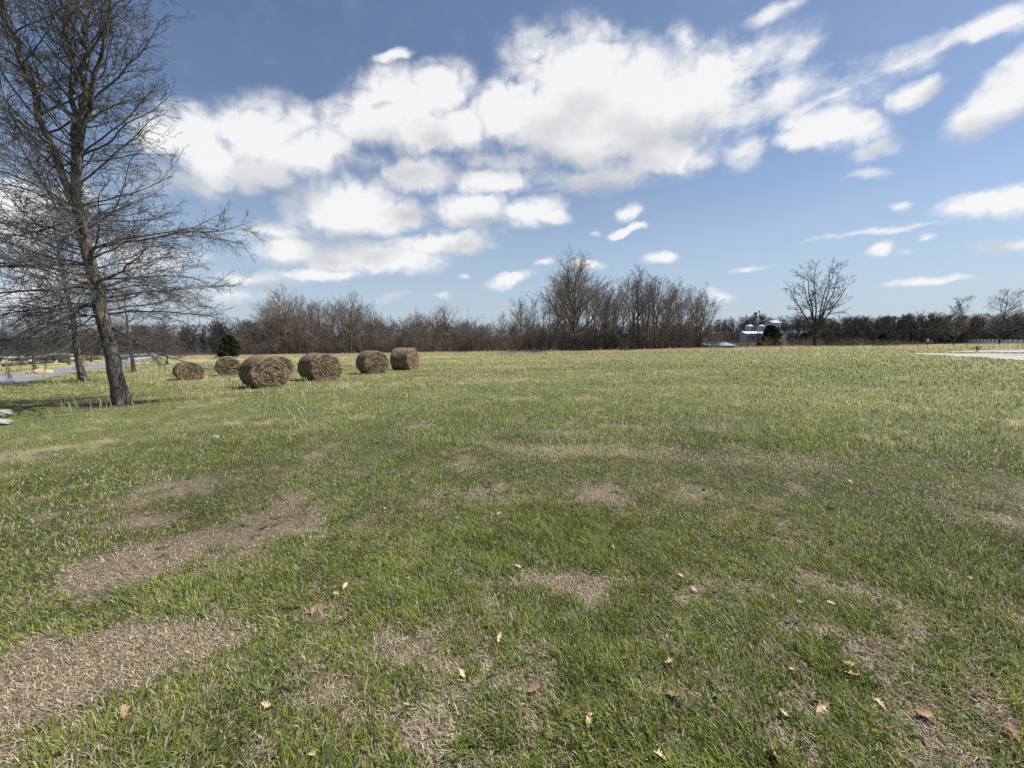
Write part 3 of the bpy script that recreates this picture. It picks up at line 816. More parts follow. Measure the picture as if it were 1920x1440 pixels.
# thicket of saplings and briars filling the foot of the wood
def build_thicket():
    rg = random.Random(77)
    def sapling(seed, H):
        r2 = random.Random(seed); out = [[], [], []]
        for s in range(4):
            a = r2.random() * 6.28
            P, Q = limb(r2, (math.cos(a) * .3, math.sin(a) * .3, -.1), nrm((math.cos(a) * .25, math.sin(a) * .25, 1)), H * r2.uniform(.6, 1), .03, .012, 6, .09, .02)
            out[0].append((P, Q))
            sp = [None, dict(n=9, t0=.15, ang=42, da=14, len=.38, rmin=.014, rk=.01, rend=.011, seg=3, jit=.16, trop=.03),
                  dict(n=4, t0=.2, ang=40, da=14, len=.5, rmin=.012, rk=.01, rend=.01, seg=2, jit=.2, trop=.02)]
            sprout(r2, out, P, Q, H, 1, sp)
        return merge_levels(out, (4, 3, 3))
    base = [sapling(300 + i, 5.0) for i in range(6)]
    parts = []
    for i in range(700):
        px = rg.uniform(440, 1345); d = wood_d(px) + abs(rg.gauss(0, 1)) * 13 - .5
        x = (px - CX) / F * d; v, q = base[i % 6]
        s = rg.uniform(.4, 1.35) * (1.7 if i % 9 == 0 and px < 900 and d > wood_d(px) + 3 else 1) * float(np.interp(px, [440, 700, 1000, 1250, 1345], [1.25, 1.2, 1.2, 1.25, .8])); a = rg.random() * 6.28
        w = v.copy() * s
        c, n = math.cos(a), math.sin(a)
        w = np.stack([w[:, 0] * c - w[:, 1] * n + x, w[:, 0] * n + w[:, 1] * c + d, w[:, 2] + Z(x, d)], 1)
        parts.append((w, q))
    v, q = join_arrays(parts)
    tag(obj('thicket', mesh_np('thicket', v, q), M['thicket']), 'tangled reddish brown thicket of saplings at the foot of the wood', 'brush', kind='stuff')
    # low scrub in front of the grain bins
    parts = []
    for i in range(150):
        px = rg.uniform(1345, 1740); d = rg.uniform(92, 128); x = (px - CX) / F * d
        v, q = base[i % 6]; s = rg.uniform(.35, .95) * float(np.interp(px, [1345, 1375, 1392, 1440, 1530, 1740], [.3, .35, .9, .75, .9, .45])); a = rg.random() * 6.28
        c, n = math.cos(a), math.sin(a); w = v * s
        w = np.stack([w[:, 0] * c * 1.3 - w[:, 1] * n * 1.3 + x, w[:, 0] * n + w[:, 1] * c + d, w[:, 2] + Z(x, d)], 1); parts.append((w, q))
    v, q = join_arrays(parts)
    tag(obj('scrub', mesh_np('scrub', v, q), M['thicket']), 'low brown scrub along the far field edge before the distant hill', 'brush', kind='stuff')
build_thicket()

# --- distant wooded mass, one piece of stuff
def build_far_wood():
    rg = random.Random(99)
    def crown(seed):
        r2 = random.Random(seed); out = [[], [], []]
        P, Q = limb(r2, (0, 0, -.5), (0, 0, 1), 14, .28, .06, 6, .04, .02)
        out[0].append((P, Q))
        sp = [None, dict(n=30, t0=.05, ang=50, da=14, len=.40, rmin=.09, rk=.02, rend=.06, seg=3, jit=.12, trop=.10, taper=.5),
              dict(n=9, t0=.15, ang=42, da=14, len=.5, rmin=.07, rk=.02, rend=.045, seg=2, jit=.18, trop=.05)]
        sprout(r2, out, P, Q, 14, 1, sp)
        return merge_levels(out, (4, 3, 3))
    base = [crown(500 + i) for i in range(6)]
    parts = []
    def put(px, d, top, i):
        p = at_d(px, top, d); z = Z(p.x, d); s = max(.35, (p.z - z) / 14.5)
        v, q = base[i % 6]; a = rg.random() * 6.28; c, n = math.cos(a), math.sin(a)
        w = v * np.array([s * 1.15, s * 1.15, s])
        parts.append((np.stack([w[:, 0] * c - w[:, 1] * n + p.x, w[:, 0] * n + w[:, 1] * c + d, w[:, 2] + z], 1), q))
    rs, rt = zip((1340, 598), (1380, 594), (1450, 588), (1480, 594), (1520, 590), (1560, 594), (1620, 592), (1680, 590), (1740, 584), (1800, 590), (1860, 586), (1920, 582), (2200, 580))
    for i in range(300):
        px = rg.uniform(1330, 2160)
        if px < 1530: d = rg.uniform(270, 380)
        else: d = rg.uniform(150, 300) 
        put(px, d, float(np.interp(px, rs, rt)) + abs(rg.gauss(0, 7)), i)
    for i in range(130):
        px = rg.uniform(1520, 2160); put(px, rg.uniform(140, 165), float(np.interp(px, rs, rt)) + rg.uniform(8, 34), i)
    for i in range(200):
        px = rg.uniform(-330, 560); d = rg.uniform(160, 260)
        put(px, d, float(np.interp(px, [-300, 0, 300, 420, 560], [610, 615, 606, 600, 590])) + abs(rg.gauss(0, 9)), i)
    for i in range(170):
        put(rg.uniform(470, 1330), rg.uniform(150, 190), rg.uniform(600, 622), i)
    for i in range(560):
        px = rg.choice([rg.uniform(-330, 500), rg.uniform(1335, 2160), rg.uniform(1335, 2160)])
        d = rg.uniform(150, 180) if px < 600 else (rg.uniform(200, 300) if px < 1480 else rg.uniform(135, 170))
        put(px, d, rg.uniform(615, 636) + (8 if px < 600 else 0), i)
    v, q = join_arrays(parts)
    tag(obj('distant_wood', mesh_np('distant_wood', v, q), M['far_wood']), 'distant dark brown wood covering the low hills on the horizon', 'wood', kind='stuff')
build_far_wood()

# --- single trees on the field rim to the right
def lone_tree():
    rg = random.Random(41); H = 17.0
    trunkA = polyleader(rg, (0, 0, -.2), (-.1, 0, 3.4), .33, .24, 6, .02)
    L = [trunkA]
    tops = [(-6.0, .3, 12.6), (-3.4, -1, 15.6), (-.9, .8, 17.0), (1.6, -.6, 17.0), (4.2, .5, 16.2), (6.4, 1.0, 13.6), (.4, -3.0, 15.4), (-1.8, 2.8, 15.2)]
    starts = [3.0, 3.3, 3.4, 2.4, 2.9, 3.2, 3.1, 3.3]
    for (tx, ty, tz), z in zip(tops, starts):
        pts, rad = [], []
        for i in range(11):
            t = i / 10; b = t ** 1.1
            pts.append((-.05 + tx * b * (1.0 + .15 * math.sin(t * 3.1)) + rg.gauss(0, .10) * (0 < i), ty * b + rg.gauss(0, .1) * (0 < i), z + (tz - z) * t)); rad.append(.155 * (1 - t) + .014)
        L.append((pts, rad))
    out = [[], [], [], []]
    spec = [dict(n=12, t0=.28, ang=42, da=12, len=.23, rmin=.026, rk=.016, rend=.012, seg=6, jit=.11, trop=.03, taper=.45),
            dict(n=7, t0=.2, ang=38, da=12, len=.42, rmin=.018, rk=.012, rend=.009, seg=4, jit=.14, trop=.02),
            dict(n=7, t0=.15, ang=38, da=12, len=.5, rmin=.010, rk=.009, rend=.007, seg=3, jit=.16, trop=.0),
            dict(n=2, t0=.3, ang=38, da=12, len=.6, rmin=.010, rk=.008, rend=.007, seg=2, jit=.16, trop=0)]
    for P, Q in L[1:]: sprout(rg, out, P, Q, 14, 0, spec)
    for zb, dx, ln in ((3.6, 1, 5.6), (5.6, -1, 5.6), (7.4, 1, 5.2), (6.6, 1, 4.5), (8.2, -1, 4.8), (2.6, 1, 3.4)):
        P, Q = limb(rg, (-.1 + dx * .1, 0, zb), nrm((dx, rg.gauss(0, .4), .35)), ln, .085, .015, 8, .10, -.02, .03)
        out[0].append((P, Q)); sprout(rg, out, P, Q, ln, 1, spec)
    tv, tq = tube_arrays(L[:1], 12); t2 = tube_arrays(L[1:], 8)
    v, q = join_arrays([(tv, tq), t2]); cv, cq = merge_levels(out, (5, 4, 3, 3))
    return mesh_np('trunk', v, q, smooth=True), mesh_np('crown', cv, cq)
p = at_d(1527, 652, 78)
M['lone_bark'] = noisy('lone_bark', (0.03, 0.026, 0.023), (0.09, 0.076, 0.066), 0.8)
place_tree('bare_tree', lone_tree(), (p.x, p.y, Z(p.x, p.y) - .1), (at_d(1527, 487, 78).z - Z(p.x, p.y)) / 17.2, 0.0, 'lone bare tree with wide spreading crown standing apart on the field rim', 'single trees on the field rim', mats=('lone_bark', 'lone_bark'))
RO = forest_variant(61, 12, .95, .14, 40, .24, 1, 9, 6, .03, .016, ang0=52)
p = at_d(1788, 650, 95); place_tree('bare_tree', RO, (p.x, p.y, Z(p.x, p.y) - .1), (at_d(1795, 556, 95).z - Z(p.x, p.y)) / 12.4, .5, 'bare tree with low side branches where the white fence begins', 'single trees on the field rim')
p = at_d(1871, 653, 82); place_tree('bare_tree', RO, (p.x, p.y, Z(p.x, p.y) - .1), (at_d(1893, 541, 82).z - Z(p.x, p.y)) / 12.4, 2.5, 'taller bare tree in front of the white fence, near the gravel drive', 'single trees on the field rim')

# --- evergreens
def cedar(px, py, d, w, top, label, seed):
    rg = random.Random(seed); p = at_d(px, py, d); z = Z(p.x, p.y); H = at_d(px, top, d).z - z
    e = empty('cedar_tree', (p.x, p.y, z))
    n = 5200; N2 = np.random.default_rng(seed)
    t = N2.random(n) ** .75; hh = .04 + .96 * t
    prof = np.sin(np.clip((1 - hh) * 1.15 + .12, 0, 1) * math.pi / 2) ** .8
    a = N2.random(n) * 6.28
    lump = .75 + .4 * np.sin(a * 3 + hh * 9 + seed) * np.sin(hh * 14 + a * 2) + N2.normal(0, .1, n)
    r = w / 2 * prof * (N2.random(n) ** .35) * lump
    c = np.stack([np.cos(a) * r, np.sin(a) * r, hh * H], 1)
    s = w * .07
    d1 = N2.normal(0, 1, (n, 3)); d1 += np.stack([np.cos(a), np.sin(a), np.full(n, .8)], 1) * 1.2; d1 /= np.linalg.norm(d1, axis=1)[:, None]
    d2 = N2.normal(0, 1, (n, 3)); d2 -= (d2 * d1).sum(1)[:, None] * d1; d2 /= np.linalg.norm(d2, axis=1)[:, None]
    L = (s * N2.uniform(.6, 1.5, n))[:, None]
    V = np.stack([c - d2 * L * .3, c + d2 * L * .3, c + d1 * L * 1.4], 1).reshape(-1, 3)
    obj('crown', mesh_np('crown', V, None, np.arange(n * 3).reshape(-1, 3)), M['cedar'], e)
    tv, tq = tube_arrays([([(0, 0, -.1), (0.02, 0, H * .4), (0, 0, H * .9)], [w * .035, w * .025, .01])], 8)
    obj('trunk', mesh_np('trunk', tv, tq, smooth=True), M['wood_bark'], e)
    tag(e, label, 'evergreen tree', 'dark evergreens')
cedar(430, 664, 88, 4.6, 630, 'dark green bushy cedar in front of the brown wood beyond the hay bales', 3)
cedar(1442, 652, 100, 5.0, 612, 'dark green cedar beside the silver grain bins', 4)
cedar(1652, 652, 128, 3.6, 628, 'small dark green cedar before the distant dark wood', 5)
cedar(1506, 650, 135, 3.6, 626, 'dull green cedar just behind the lone spreading tree', 6)

# ------------------------------------------------------------------ hay bales
def bale_mesh(seed, D, L, sag):
    N2 = np.random.default_rng(seed)
    na, nl = 128, 30
    rad = D / 2
    rings = []   # (axial, radius)
    prof = [(-L / 2, rad * k) for k in np.linspace(0.02, .90, 16)] + [(-L / 2 + .03, rad * .97)] + [(x, rad) for x in np.linspace(-L / 2 + .09, L / 2 - .09, nl)] + [(L / 2 - .03, rad * .97)] + [(L / 2, rad * k) for k in np.linspace(.90, .02, 16)]
    V, UV = [], []
    A = np.arange(na + 1) * 2 * math.pi / na
    u0 = 0; 
    acc = 0
    for j, (x, r) in enumerate(prof):
        if j: acc += math.hypot(prof[j][0] - prof[j - 1][0], prof[j][1] - prof[j - 1][1])
        Am = A.copy(); Am[-1] = 0
        spir = .020 * np.sin(A * 1 + r * 52 + seed + 1.5 * vnoise(np.cos(Am) * 2, np.sin(Am) * 2 + r * 3, seed)) * (abs(abs(x) - L / 2) < .02)
        nz = (fbm(np.cos(Am) * 2.1 + seed, np.sin(Am) * 2.1 + x * 1.5, seed, 3) - .5) * .09 + (fbm(Am * 7 + seed, np.full(na + 1, x * 6.0), seed + 5, 3) - .5) * .05
        nz[-1] = nz[0]
        side = 1 if x > 0 else -1
        end = abs(abs(x) - L / 2) < .05
        xx = x + (side * (spir + nz * .55 + .05 * (1 - (r / rad)) * (N2.random() - .3)) if end else 0)
        rr = r * (1 + (0 if end and r < rad * .5 else nz * 0.7))
        yy = np.cos(A) * rr * (1 + sag * .5); zz = np.sin(A) * rr
        zz = np.where(zz < 0, zz * (1 - sag), zz * (1 - sag * .3))
        lo = -rad * (1 - sag) * .90
        zz = np.maximum(zz, lo + (zz - lo) * .08)
        V.append(np.stack([np.broadcast_to(xx, yy.shape), yy, zz - lo], 1))
        UV.append(np.stack([A * rad + (acc * .0), np.full(na + 1, acc) + (A / 6.283 * .055 if end else 0)], 1))
    V = np.concatenate(V); UV = np.concatenate(UV)
    m = len(prof); idx = np.arange(m * (na + 1)).reshape(m, na + 1)
    q = np.stack([idx[:-1, :-1], idx[:-1, 1:], idx[1:, 1:], idx[1:, :-1]], -1).reshape(-1, 4)
    me = mesh_np('hay_bale', V, q, smooth=True)
    uvl = me.uv_layers.new(name='wrap')
    li = np.empty(len(me.loops), np.int32); me.loops.foreach_get('vertex_index', li)
    uvl.data.foreach_set('uv', UV[li].astype(np.float32).ravel())
    # loose strands lying on the roll and sticking out of it
    n = 700
    k = N2.integers(0, len(V), n); k = k[(k % (na + 1)) < na]; n = len(k)
    p0 = V[k]; nxt = V[k + 1]; tan = nxt - p0; tan /= np.linalg.norm(tan, axis=1)[:, None] + 1e-9
    out = p0 - np.array([0, 0, D * .45]); out[:, 0] = np.where(np.abs(p0[:, 0]) > L / 2 - .06, p0[:, 0] * 4, 0); out /= np.linalg.norm(out, axis=1)[:, None] + 1e-9
    dirv = tan * N2.choice([-1, 1], n)[:, None] + N2.normal(0, .16, (n, 3)); dirv /= np.linalg.norm(dirv, axis=1)[:, None]
    ln = N2.uniform(.08, .30, n)[:, None]; w = N2.uniform(.006, .013, n)[:, None]
    wv = np.cross(dirv, out); wv /= np.linalg.norm(wv, axis=1)[:, None] + 1e-9
    b = p0 + out * .012; mid = b + dirv * ln * .5 + out * N2.uniform(-.01, .02, n)[:, None]; tip = b + dirv * ln + out * N2.uniform(-.05, .015, n)[:, None]
    SV = np.stack([b - wv * w / 2, b + wv * w / 2, mid + wv * w / 2, mid - wv * w / 2, tip], 1).reshape(-1, 3)
    i = np.arange(n) * 5
    ms = mesh_np('loose_straw', SV, np.stack([i, i + 1, i + 2, i + 3], 1), np.stack([i + 3, i + 2, i + 4], 1))
    c = lerp(np.array([.09, .06, .04]), np.array([.60, .50, .36]), (N2.random(n) ** 1.5)[:, None]); set_col(ms, 'tint', np.repeat(c, 5, 0))
    return me, ms

BALES = [  # px, py of the foot, diameter, length, sag, heading of the axis, label
    (355, 712, 1.22, 1.5, .16, 46, 'slumped round hay bale lying alone nearest the road'),
    (430, 704, 1.38, 1.3, .06, 52, 'round hay bale with a clear spiral end between the slumped bale and the biggest one'),
    (497, 727, 1.46, 1.5, .05, 42, 'biggest round hay bale, dark at its foot, with another bale peeping over it'),
    (524, 704, 1.35, 1.3, .05, 45, 'round hay bale almost hidden behind the biggest bale'),
    (601, 713, 1.52, 1.75, .07, 43, 'round hay bale with a hollow torn into the middle of its end'),
    (699, 701, 1.56, 1.4, .03, 50, 'round hay bale partly in front of the tallest bale at the end of the row'),
    (760, 694, 1.70, 1.35, .02, 16, 'tallest roundest hay bale at the end of the row in dry grass')]
for i, (px, py, D, L, sag, hd, lab) in enumerate(BALES):
    p = at(px, py)
    me, ms = bale_mesh(40 + i, D, L, sag)
    o = obj('hay_bale', me, M['bale'])
    v = Vector((p.x, p.y, 0)).normalized()
    c = p + v * D * .32
    o.location = (c.x, c.y, Z(c.x, c.y) - .05); o.rotation_euler = (0, 0, R(-hd))
    obj('loose_straw', ms, M['bale_strand'], o)['kind'] = 'stuff'
    tag(o, lab, 'hay bale', 'round hay bales on the lawn')

fb, fs = bale_mesh(90, 1.4, 1.4, .2)
for i, (px, py, s) in enumerate([(18, 685.2, 1.0), (40, 683.6, 1.0), (62, 681.5, .9), (76, 680.5, .9), (92, 679.5, 1.0), (122, 678.5, 1.0), (139, 677, 1.0), (167, 674.5, 1.0), (184, 673, 1.0)]):
    p = at(px, py + 1.5); 
    o = bpy.data.objects.new('hay_bale', fb); COL.objects.link(o)
    if not fb.materials: fb.materials.append(M['bale'])
    o.location = (p.x, p.y, p.z - .05); o.scale = (s * .9, s * .9, s * .55); o.rotation_euler = (0, 0, R(-20 - 25 * (i % 3)))
    tag(o, 'small far hay bale on the tan field across the road', 'hay bale', 'far hay bales across the road')

# ------------------------------------------------------------------ small things on the lawn
def rough_rock(name, p, s, seed, label):
    def fn(bm):
        bmesh.ops.create_icosphere(bm, subdivisions=4, radius=1)
        for v in bm.verts:
            c = v.co.copy()
            k = 1 + .45 * (float(fbm(c.x * 1.3 + seed, c.y * 1.3 + c.z * 1.7, seed, 3)) - .5) + .15 * (float(fbm(c.x * 5, c.y * 5 + c.z * 4, seed + 3, 2)) - .5)
            v.co = Vector((c.x * s[0], c.y * s[1], c.z * s[2])) * k
            v.co.z = max(v.co.z, -s[2] * .35)
    o = obj(name, bm_mesh(name, fn), M['rock']); o.location = p; tag(o, label, 'rock', 'rocks on the lawn'); return o
p = at(8, 797); rough_rock('rock', p + Vector((-.10, .05, .05)), (.17, .14, .08), 3, 'flat pale grey rock in front of the darker rock at the lawn edge')
p = at(-2, 785); rough_rock('rock', p + Vector((-.12, .2, .07)), (.18, .15, .13), 8, 'taller dark grey rock behind the flat pale one at the lawn edge')
def mound(bm):
    bmesh.ops.create_icosphere(bm, subdivisions=4, radius=1)
    for v in bm.verts:
        k = 1 + .5 * (float(fbm(v.co.x * 3, v.co.y * 3 + v.co.z * 2, 4, 3)) - .5)
        v.co = Vector((v.co.x * .95, v.co.y * .6, max(-.05, v.co.z) * .38)) * k
o = obj('straw_pile', bm_mesh('straw_pile', mound), M['straw']); o.location = at(76, 700.5); tag(o, 'low pile of tan straw on the verge across the road', 'straw pile')
# green scrap of plastic
def scrap(bm):
    g = bmesh.ops.create_grid(bm, x_segments=10, y_segments=8, size=.09)
    for v in bm.verts:
        v.co.z = .07 * float(fbm(v.co.x * 22, v.co.y * 22, 6, 2)); v.co.x += .03 * float(vnoise(v.co.y * 30, v.co.x * 10, 3)); v.co.y *= .6 + .4 * float(vnoise(v.co.x * 20, 1, 9))
    bmesh.ops.solidify(bm, geom=bm.faces[:], thickness=.002)
o = obj('plastic_scrap', bm_mesh('plastic_scrap', scrap), M['tarp']); o.location = at(404, 829) + Vector((0, 0, .09)); o.rotation_euler = (.4, .2, .3); o.scale = (.5, .42, .42); tag(o, 'crumpled scrap of bright green plastic in the grass', 'litter')
# stick lying in the grass
p = at(1005, 790)
v, q = tube_arrays([([(-.18, 0, .05), (0, .05, .10), (.16, .14, .16), (.3, .2, .24)], [.009, .008, .006, .003]), ([(-.05, .02, .08), (-.16, .1, .15), (-.3, .12, .2)], [.006, .004, .002]), ([(.02, .06, .1), (-.02, .2, .2)], [.005, .002])], 6)
o = obj('twig', mesh_np('twig', v, q), M['stick']); o.location = p; tag(o, 'dark forked dead twig lying in the field grass', 'twig')

# fallen oak leaves
def leaf_mesh(seed):
    r2 = random.Random(seed); L = r2.uniform(.10, .135)
    ts = [0, .10, .13, .22, .30, .34, .45, .52, .56, .66, .73, .77, .86, .93, 1]
    ws = [.012, .012, .05, .11, .27, .15, .17, .40, .20, .18, .33, .16, .13, .15, 0]
    bend = r2.uniform(-.5, .9); roll = r2.uniform(.2, .9); V, T = [], []
    for t, w in zip(ts, ws):
        for s in (-1, 0, 1):
            ww = w * L * s * r2.uniform(.8, 1.15) * (1 - .35 * (abs(s) and r2.random()))
            xx = (t - .5) * L + (abs(s) * w * .22 * L)
            V.append((xx + r2.gauss(0, .001), ww, bend * (t - .5) ** 2 * L + roll * abs(ww) ** 1.25 * 2.2 + r2.gauss(0, .0012)))
    q = []
    for i in range(len(ts) - 1):
        a = i * 3
        q += [(a, a + 1, a + 4, a + 3), (a + 1, a + 2, a + 5, a + 4)]
    V2 = [(x, y, z - .0009) for x, y, z in V]; n = len(V)
    q2 = [(d + n, c + n, b + n, a + n) for a, b, c, d in q]
    return mesh_np('oak_leaf', V + V2, q + q2, smooth=True)
LM = {'pale': [leaf_mesh(i) for i in range(5)], 'brown': [leaf_mesh(20 + i) for i in range(4)]}
for k, ms in LM.items():
    for me in ms: me.materials.append(M['leaf_' + k])
LEAVES = [(1538, 1335, 'pale', 1.2, 'big pale curled oak leaf lying by itself on the shadowed grass'), (1592, 1275, 'pale', 1.2, 'pale tan many pointed oak leaf lying flat beside a second one'),
          (1585, 1252, 'pale', .9, 'small upright tan oak leaf touching the many pointed one'), (1102, 1362, 'pale', 1.2, 'pale cream oak leaf folded over in dark green grass'),
          (1725, 1345, 'brown', 1.3, 'brown curled oak leaf in the dry tangle'), (232, 1350, 'brown', 1.4, 'long tan leaf lying on the dead grass patch'),
          (1255, 1250, 'pale', 1.0, None), (1262, 1315, 'brown', 1.0, None), (1485, 1265, 'pale', .9, None), (1648, 1328, 'pale', .8, None), (1470, 1350, 'pale', .8, None),
          (1455, 905, 'pale', 1.0, None), (1410, 955, 'brown', 1.0, None), (1592, 912, 'pale', .9, None), (1475, 940, 'pale', .8, None), (1745, 942, 'pale', .8, None), (1600, 1092, 'pale', 1.1, None), (1655, 1025, 'pale', .8, None),
          (1150, 1033, 'pale', .9, None), (1185, 1030, 'pale', .8, None), (970, 1068, 'pale', .8, None), (765, 1092, 'pale', .9, None), (645, 1108, 'pale', .9, None), (630, 1120, 'pale', .9, None), (590, 1150, 'brown', .9, None),
          (825, 1225, 'pale', .8, None), (868, 1275, 'pale', .9, None), (935, 1205, 'pale', .8, None), (1000, 1300, 'brown', 1.0, None), (650, 1165, 'brown', .9, None), (385, 1062, 'brown', 1.0, 'brown curled leaf at the edge of a dead grass strip'), (55, 1035, 'pale', 1.0, None),
          (725, 958, 'pale', .9, None), (935, 968, 'pale', .9, None), (1300, 1110, 'pale', .9, None), (1500, 1135, 'pale', .9, None), (1560, 1140, 'pale', .9, None), (1640, 1140, 'brown', 1.1, None),
          (585, 1425, 'pale', 1.1, None), (1240, 1430, 'pale', 1.0, None), (1450, 1430, 'brown', 1.0, None), (500, 1330, 'pale', .9, None), 
          (1380, 870, 'pale', .9, None), (1275, 1085, 'pale', .8, None), (1900, 1385, 'brown', 1.0, None), (1820, 1090, 'pale', .8, None)]
for i, (px, py, k, s, lab) in enumerate(LEAVES):
    p = at(px, py); o = bpy.data.objects.new('oak_leaf', LM[k][i % len(LM[k])]); COL.objects.link(o)
    lift = .026 if math.hypot(p.x, p.y) < 4.2 else .06
    o.location = p + Vector((0, 0, lift)); o.scale = (s * .52,) * 3
    o.rotation_euler = (rng.uniform(-.7, .7) + .2, rng.uniform(-.6, .6), rng.random() * 6.28)
    tag(o, lab or ('pale tan fallen oak leaf caught in the grass' if k == 'pale' else 'brown fallen oak leaf caught in the grass'), 'leaf', 'fallen oak leaves')

# ------------------------------------------------------------------ sign, posts, fence
p = at(310, 685.5)
e = empty('board_sign', p)
k = p.y / F
obj('panel', bm_mesh('panel', lambda bm: add_box(bm, (0, 0, 11.5 * k), (5.5 * k, .04, 5.0 * k)), .008), M['white'], e)
obj('post', bm_mesh('post', lambda bm: add_box(bm, (0, .05, 6 * k), (.07, .05, 12.5 * k))), M['post'], e)
tag(e, 'small blank white board on a post beside the verge oak', 'sign')

def fence_line():
    e = empty('rail_fence', at_d(1850, 650, 112))
    o0 = Vector(e.location)
    A = at_d(1772, 650, 165); B = at_d(1958, 650, 92)
    n = 26
    P = []
    for i in range(n + 1):
        t = i / n; q = Vector((A.x + (B.x - A.x) * t, A.y + (B.y - A.y) * t, 0)); q.z = Z(q.x, q.y); P.append(q - o0)
    for q in P:
        o = obj('post', bm_mesh('post', lambda bm: add_box(bm, q + Vector((0, 0, .68)), (.24, .2, 1.46))), M['fence'], e)
    for a, b in zip(P, P[1:]):
        d = b - a; L = d.length; ang = math.atan2(d.y, d.x)
        for h in (.42, .82, 1.22):
            rot = Matrix.Rotation(ang, 4, 'Z') @ Matrix.Rotation(-math.atan2(d.z, math.hypot(d.x, d.y)), 4, 'Y')
            off = Vector((math.sin(ang), -math.cos(ang), 0)) * .105
            if off.y > 0: off = -off
            obj('rail', bm_mesh('rail', lambda bm: add_box(bm, (a + b) / 2 + Vector((0, 0, h)) + off, (L - .01, .04, .18), rot)), M['fence'], e)
    tag(e, 'long white three rail fence in front of the dark wood', 'fence')
fence_line()

def post_at(px, py, d, h, label, cap=False):
    q = at_d(px, py, d); z = Z(q.x, q.y)
    e = empty('fence_post', (q.x, q.y, z))
    obj('stake', bm_mesh('stake', lambda bm: add_cyl(bm, (0, 0, h / 2), .07, h, 8)), M['post'], e)
    if cap: obj('cap', bm_mesh('cap', lambda bm: add_cyl(bm, (0, 0, h + .11), .075, .22, 8)), M['white'], e)
    tag(e, label, 'post', 'dark posts on the field rim')
post_at(1463, 654, 72, 1.5, 'dark post with a white cap on the field rim before the scrub', True)
post_at(1431, 655, 74, .9, 'short dark stake on the field rim between two posts')
post_at(1411, 656, 73, .8, 'shortest dark stake on the field rim before the grain bins')
# small bushy weed beside the drive
p = at(1832, 660)
rg_ = random.Random(8); out = [[], []]
for s in range(9):
    a = rg_.random() * 6.28; P, Q = limb(rg_, (0, 0, -.02), nrm((math.cos(a) * .6, math.sin(a) * .6, 1)), .65, .012, .008, 4, .15, 0); out[0].append((P, Q))
    sprout(rg_, out, P, Q, .65, 1, [None, dict(n=7, t0=.3, ang=40, len=.4, rmin=.012, rk=.01, rend=.01, seg=2, jit=.2, trop=0)])
v, q = merge_levels(out, (4, 4)); o = obj('bush', mesh_np('bush', v, q), M['post']); o.location = p; tag(o, 'small dark dead bush between the two gravel strips', 'bush')
# bird box on a pole
q = at_d(1738, 652, 118); z = Z(q.x, q.y); top = at_d(1738, 638, 118).z - z
e = empty('bird_box', (q.x, q.y, z))
obj('pole', bm_mesh('pole', lambda bm: add_cyl(bm, (0, 0, top / 2 - .2), .05, top - .4, 8)), M['post'], e)
obj('box', bm_mesh('box', lambda bm: add_box(bm, (0, 0, top), (.36, .36, .8)), .02), M['white'], e)
tag(e, 'small white box on a thin pole before the dark wood', 'bird box')

# ------------------------------------------------------------------ far buildings
def gable(name, px0, px1, ytop, yeave, ybase, d, depth, wall, roofm, label, group=None, rz=0, doors=0):
    a = at_d(px0, ybase, d); b = at_d(px1, ybase, d); W = abs(b.x - a.x); cx = (a.x + b.x) / 2
    zb = min(a.z, Z(cx, d)) ; he = at_d(px0, yeave, d).z - zb; hr = at_d(px0, ytop, d).z - zb
    e = empty(name, (cx, d, zb), rz)
    def walls(bm):
        add_box(bm, (0, depth / 2, he / 2), (W, depth, he))
    obj('wall', bm_mesh('wall', walls), wall, e)
    def roof(bm):
        o = .35; h2 = hr - he
        vs = [bm.verts.new(c) for c in [(-W / 2 - o, -o, he + .02), (W / 2 + o, -o, he + .02), (W / 2 + o, depth / 2, he + h2), (-W / 2 - o, depth / 2, he + h2), (-W / 2 - o, depth + o, he + .02), (W / 2 + o, depth + o, he + .02)]]
        for f in ((0, 1, 2, 3), (3, 2, 5, 4), (0, 3, 4), (1, 5, 2), (0, 4, 5, 1)): bm.faces.new([vs[i] for i in f])
    obj('roof', bm_mesh('roof', roof), roofm, e)
    for k in range(doors):
        xx = -W / 2 + W * (k + .5) / doors
        obj('window' if k % 2 else 'door', bm_mesh('opening', lambda bm: add_box(bm, (xx, -.02, he * .42), (min(1.2, W / doors * .4), .05, he * .5))), M['dark_glass'], e)
    tag(e, label, 'building', group); return e
gable('shed', 1326, 1378, 642.2, 648.2, 652, 118, 12, M['green_wall'], M['blue_roof'], 'long low shed with pale blue metal roof and dark green wall', doors=3)
gable('house', 1450, 1464, 601, 605, 612, 262, 9, M['white'], M['steel'], 'small pale house with silver roof up on the hill behind the cedar', doors=2)
gable('outbuilding', 1320, 1329, 635, 636.5, 639.5, 160, 4, M['white'], M['white'], 'tiny white outbuilding above the blue roofed shed', doors=2)
gable('cottage', 1307, 1315, 642.5, 644, 648, 130, 4, M['white'], M['white'], 'tiny white cottage seen through the fan shaped tree', doors=2)

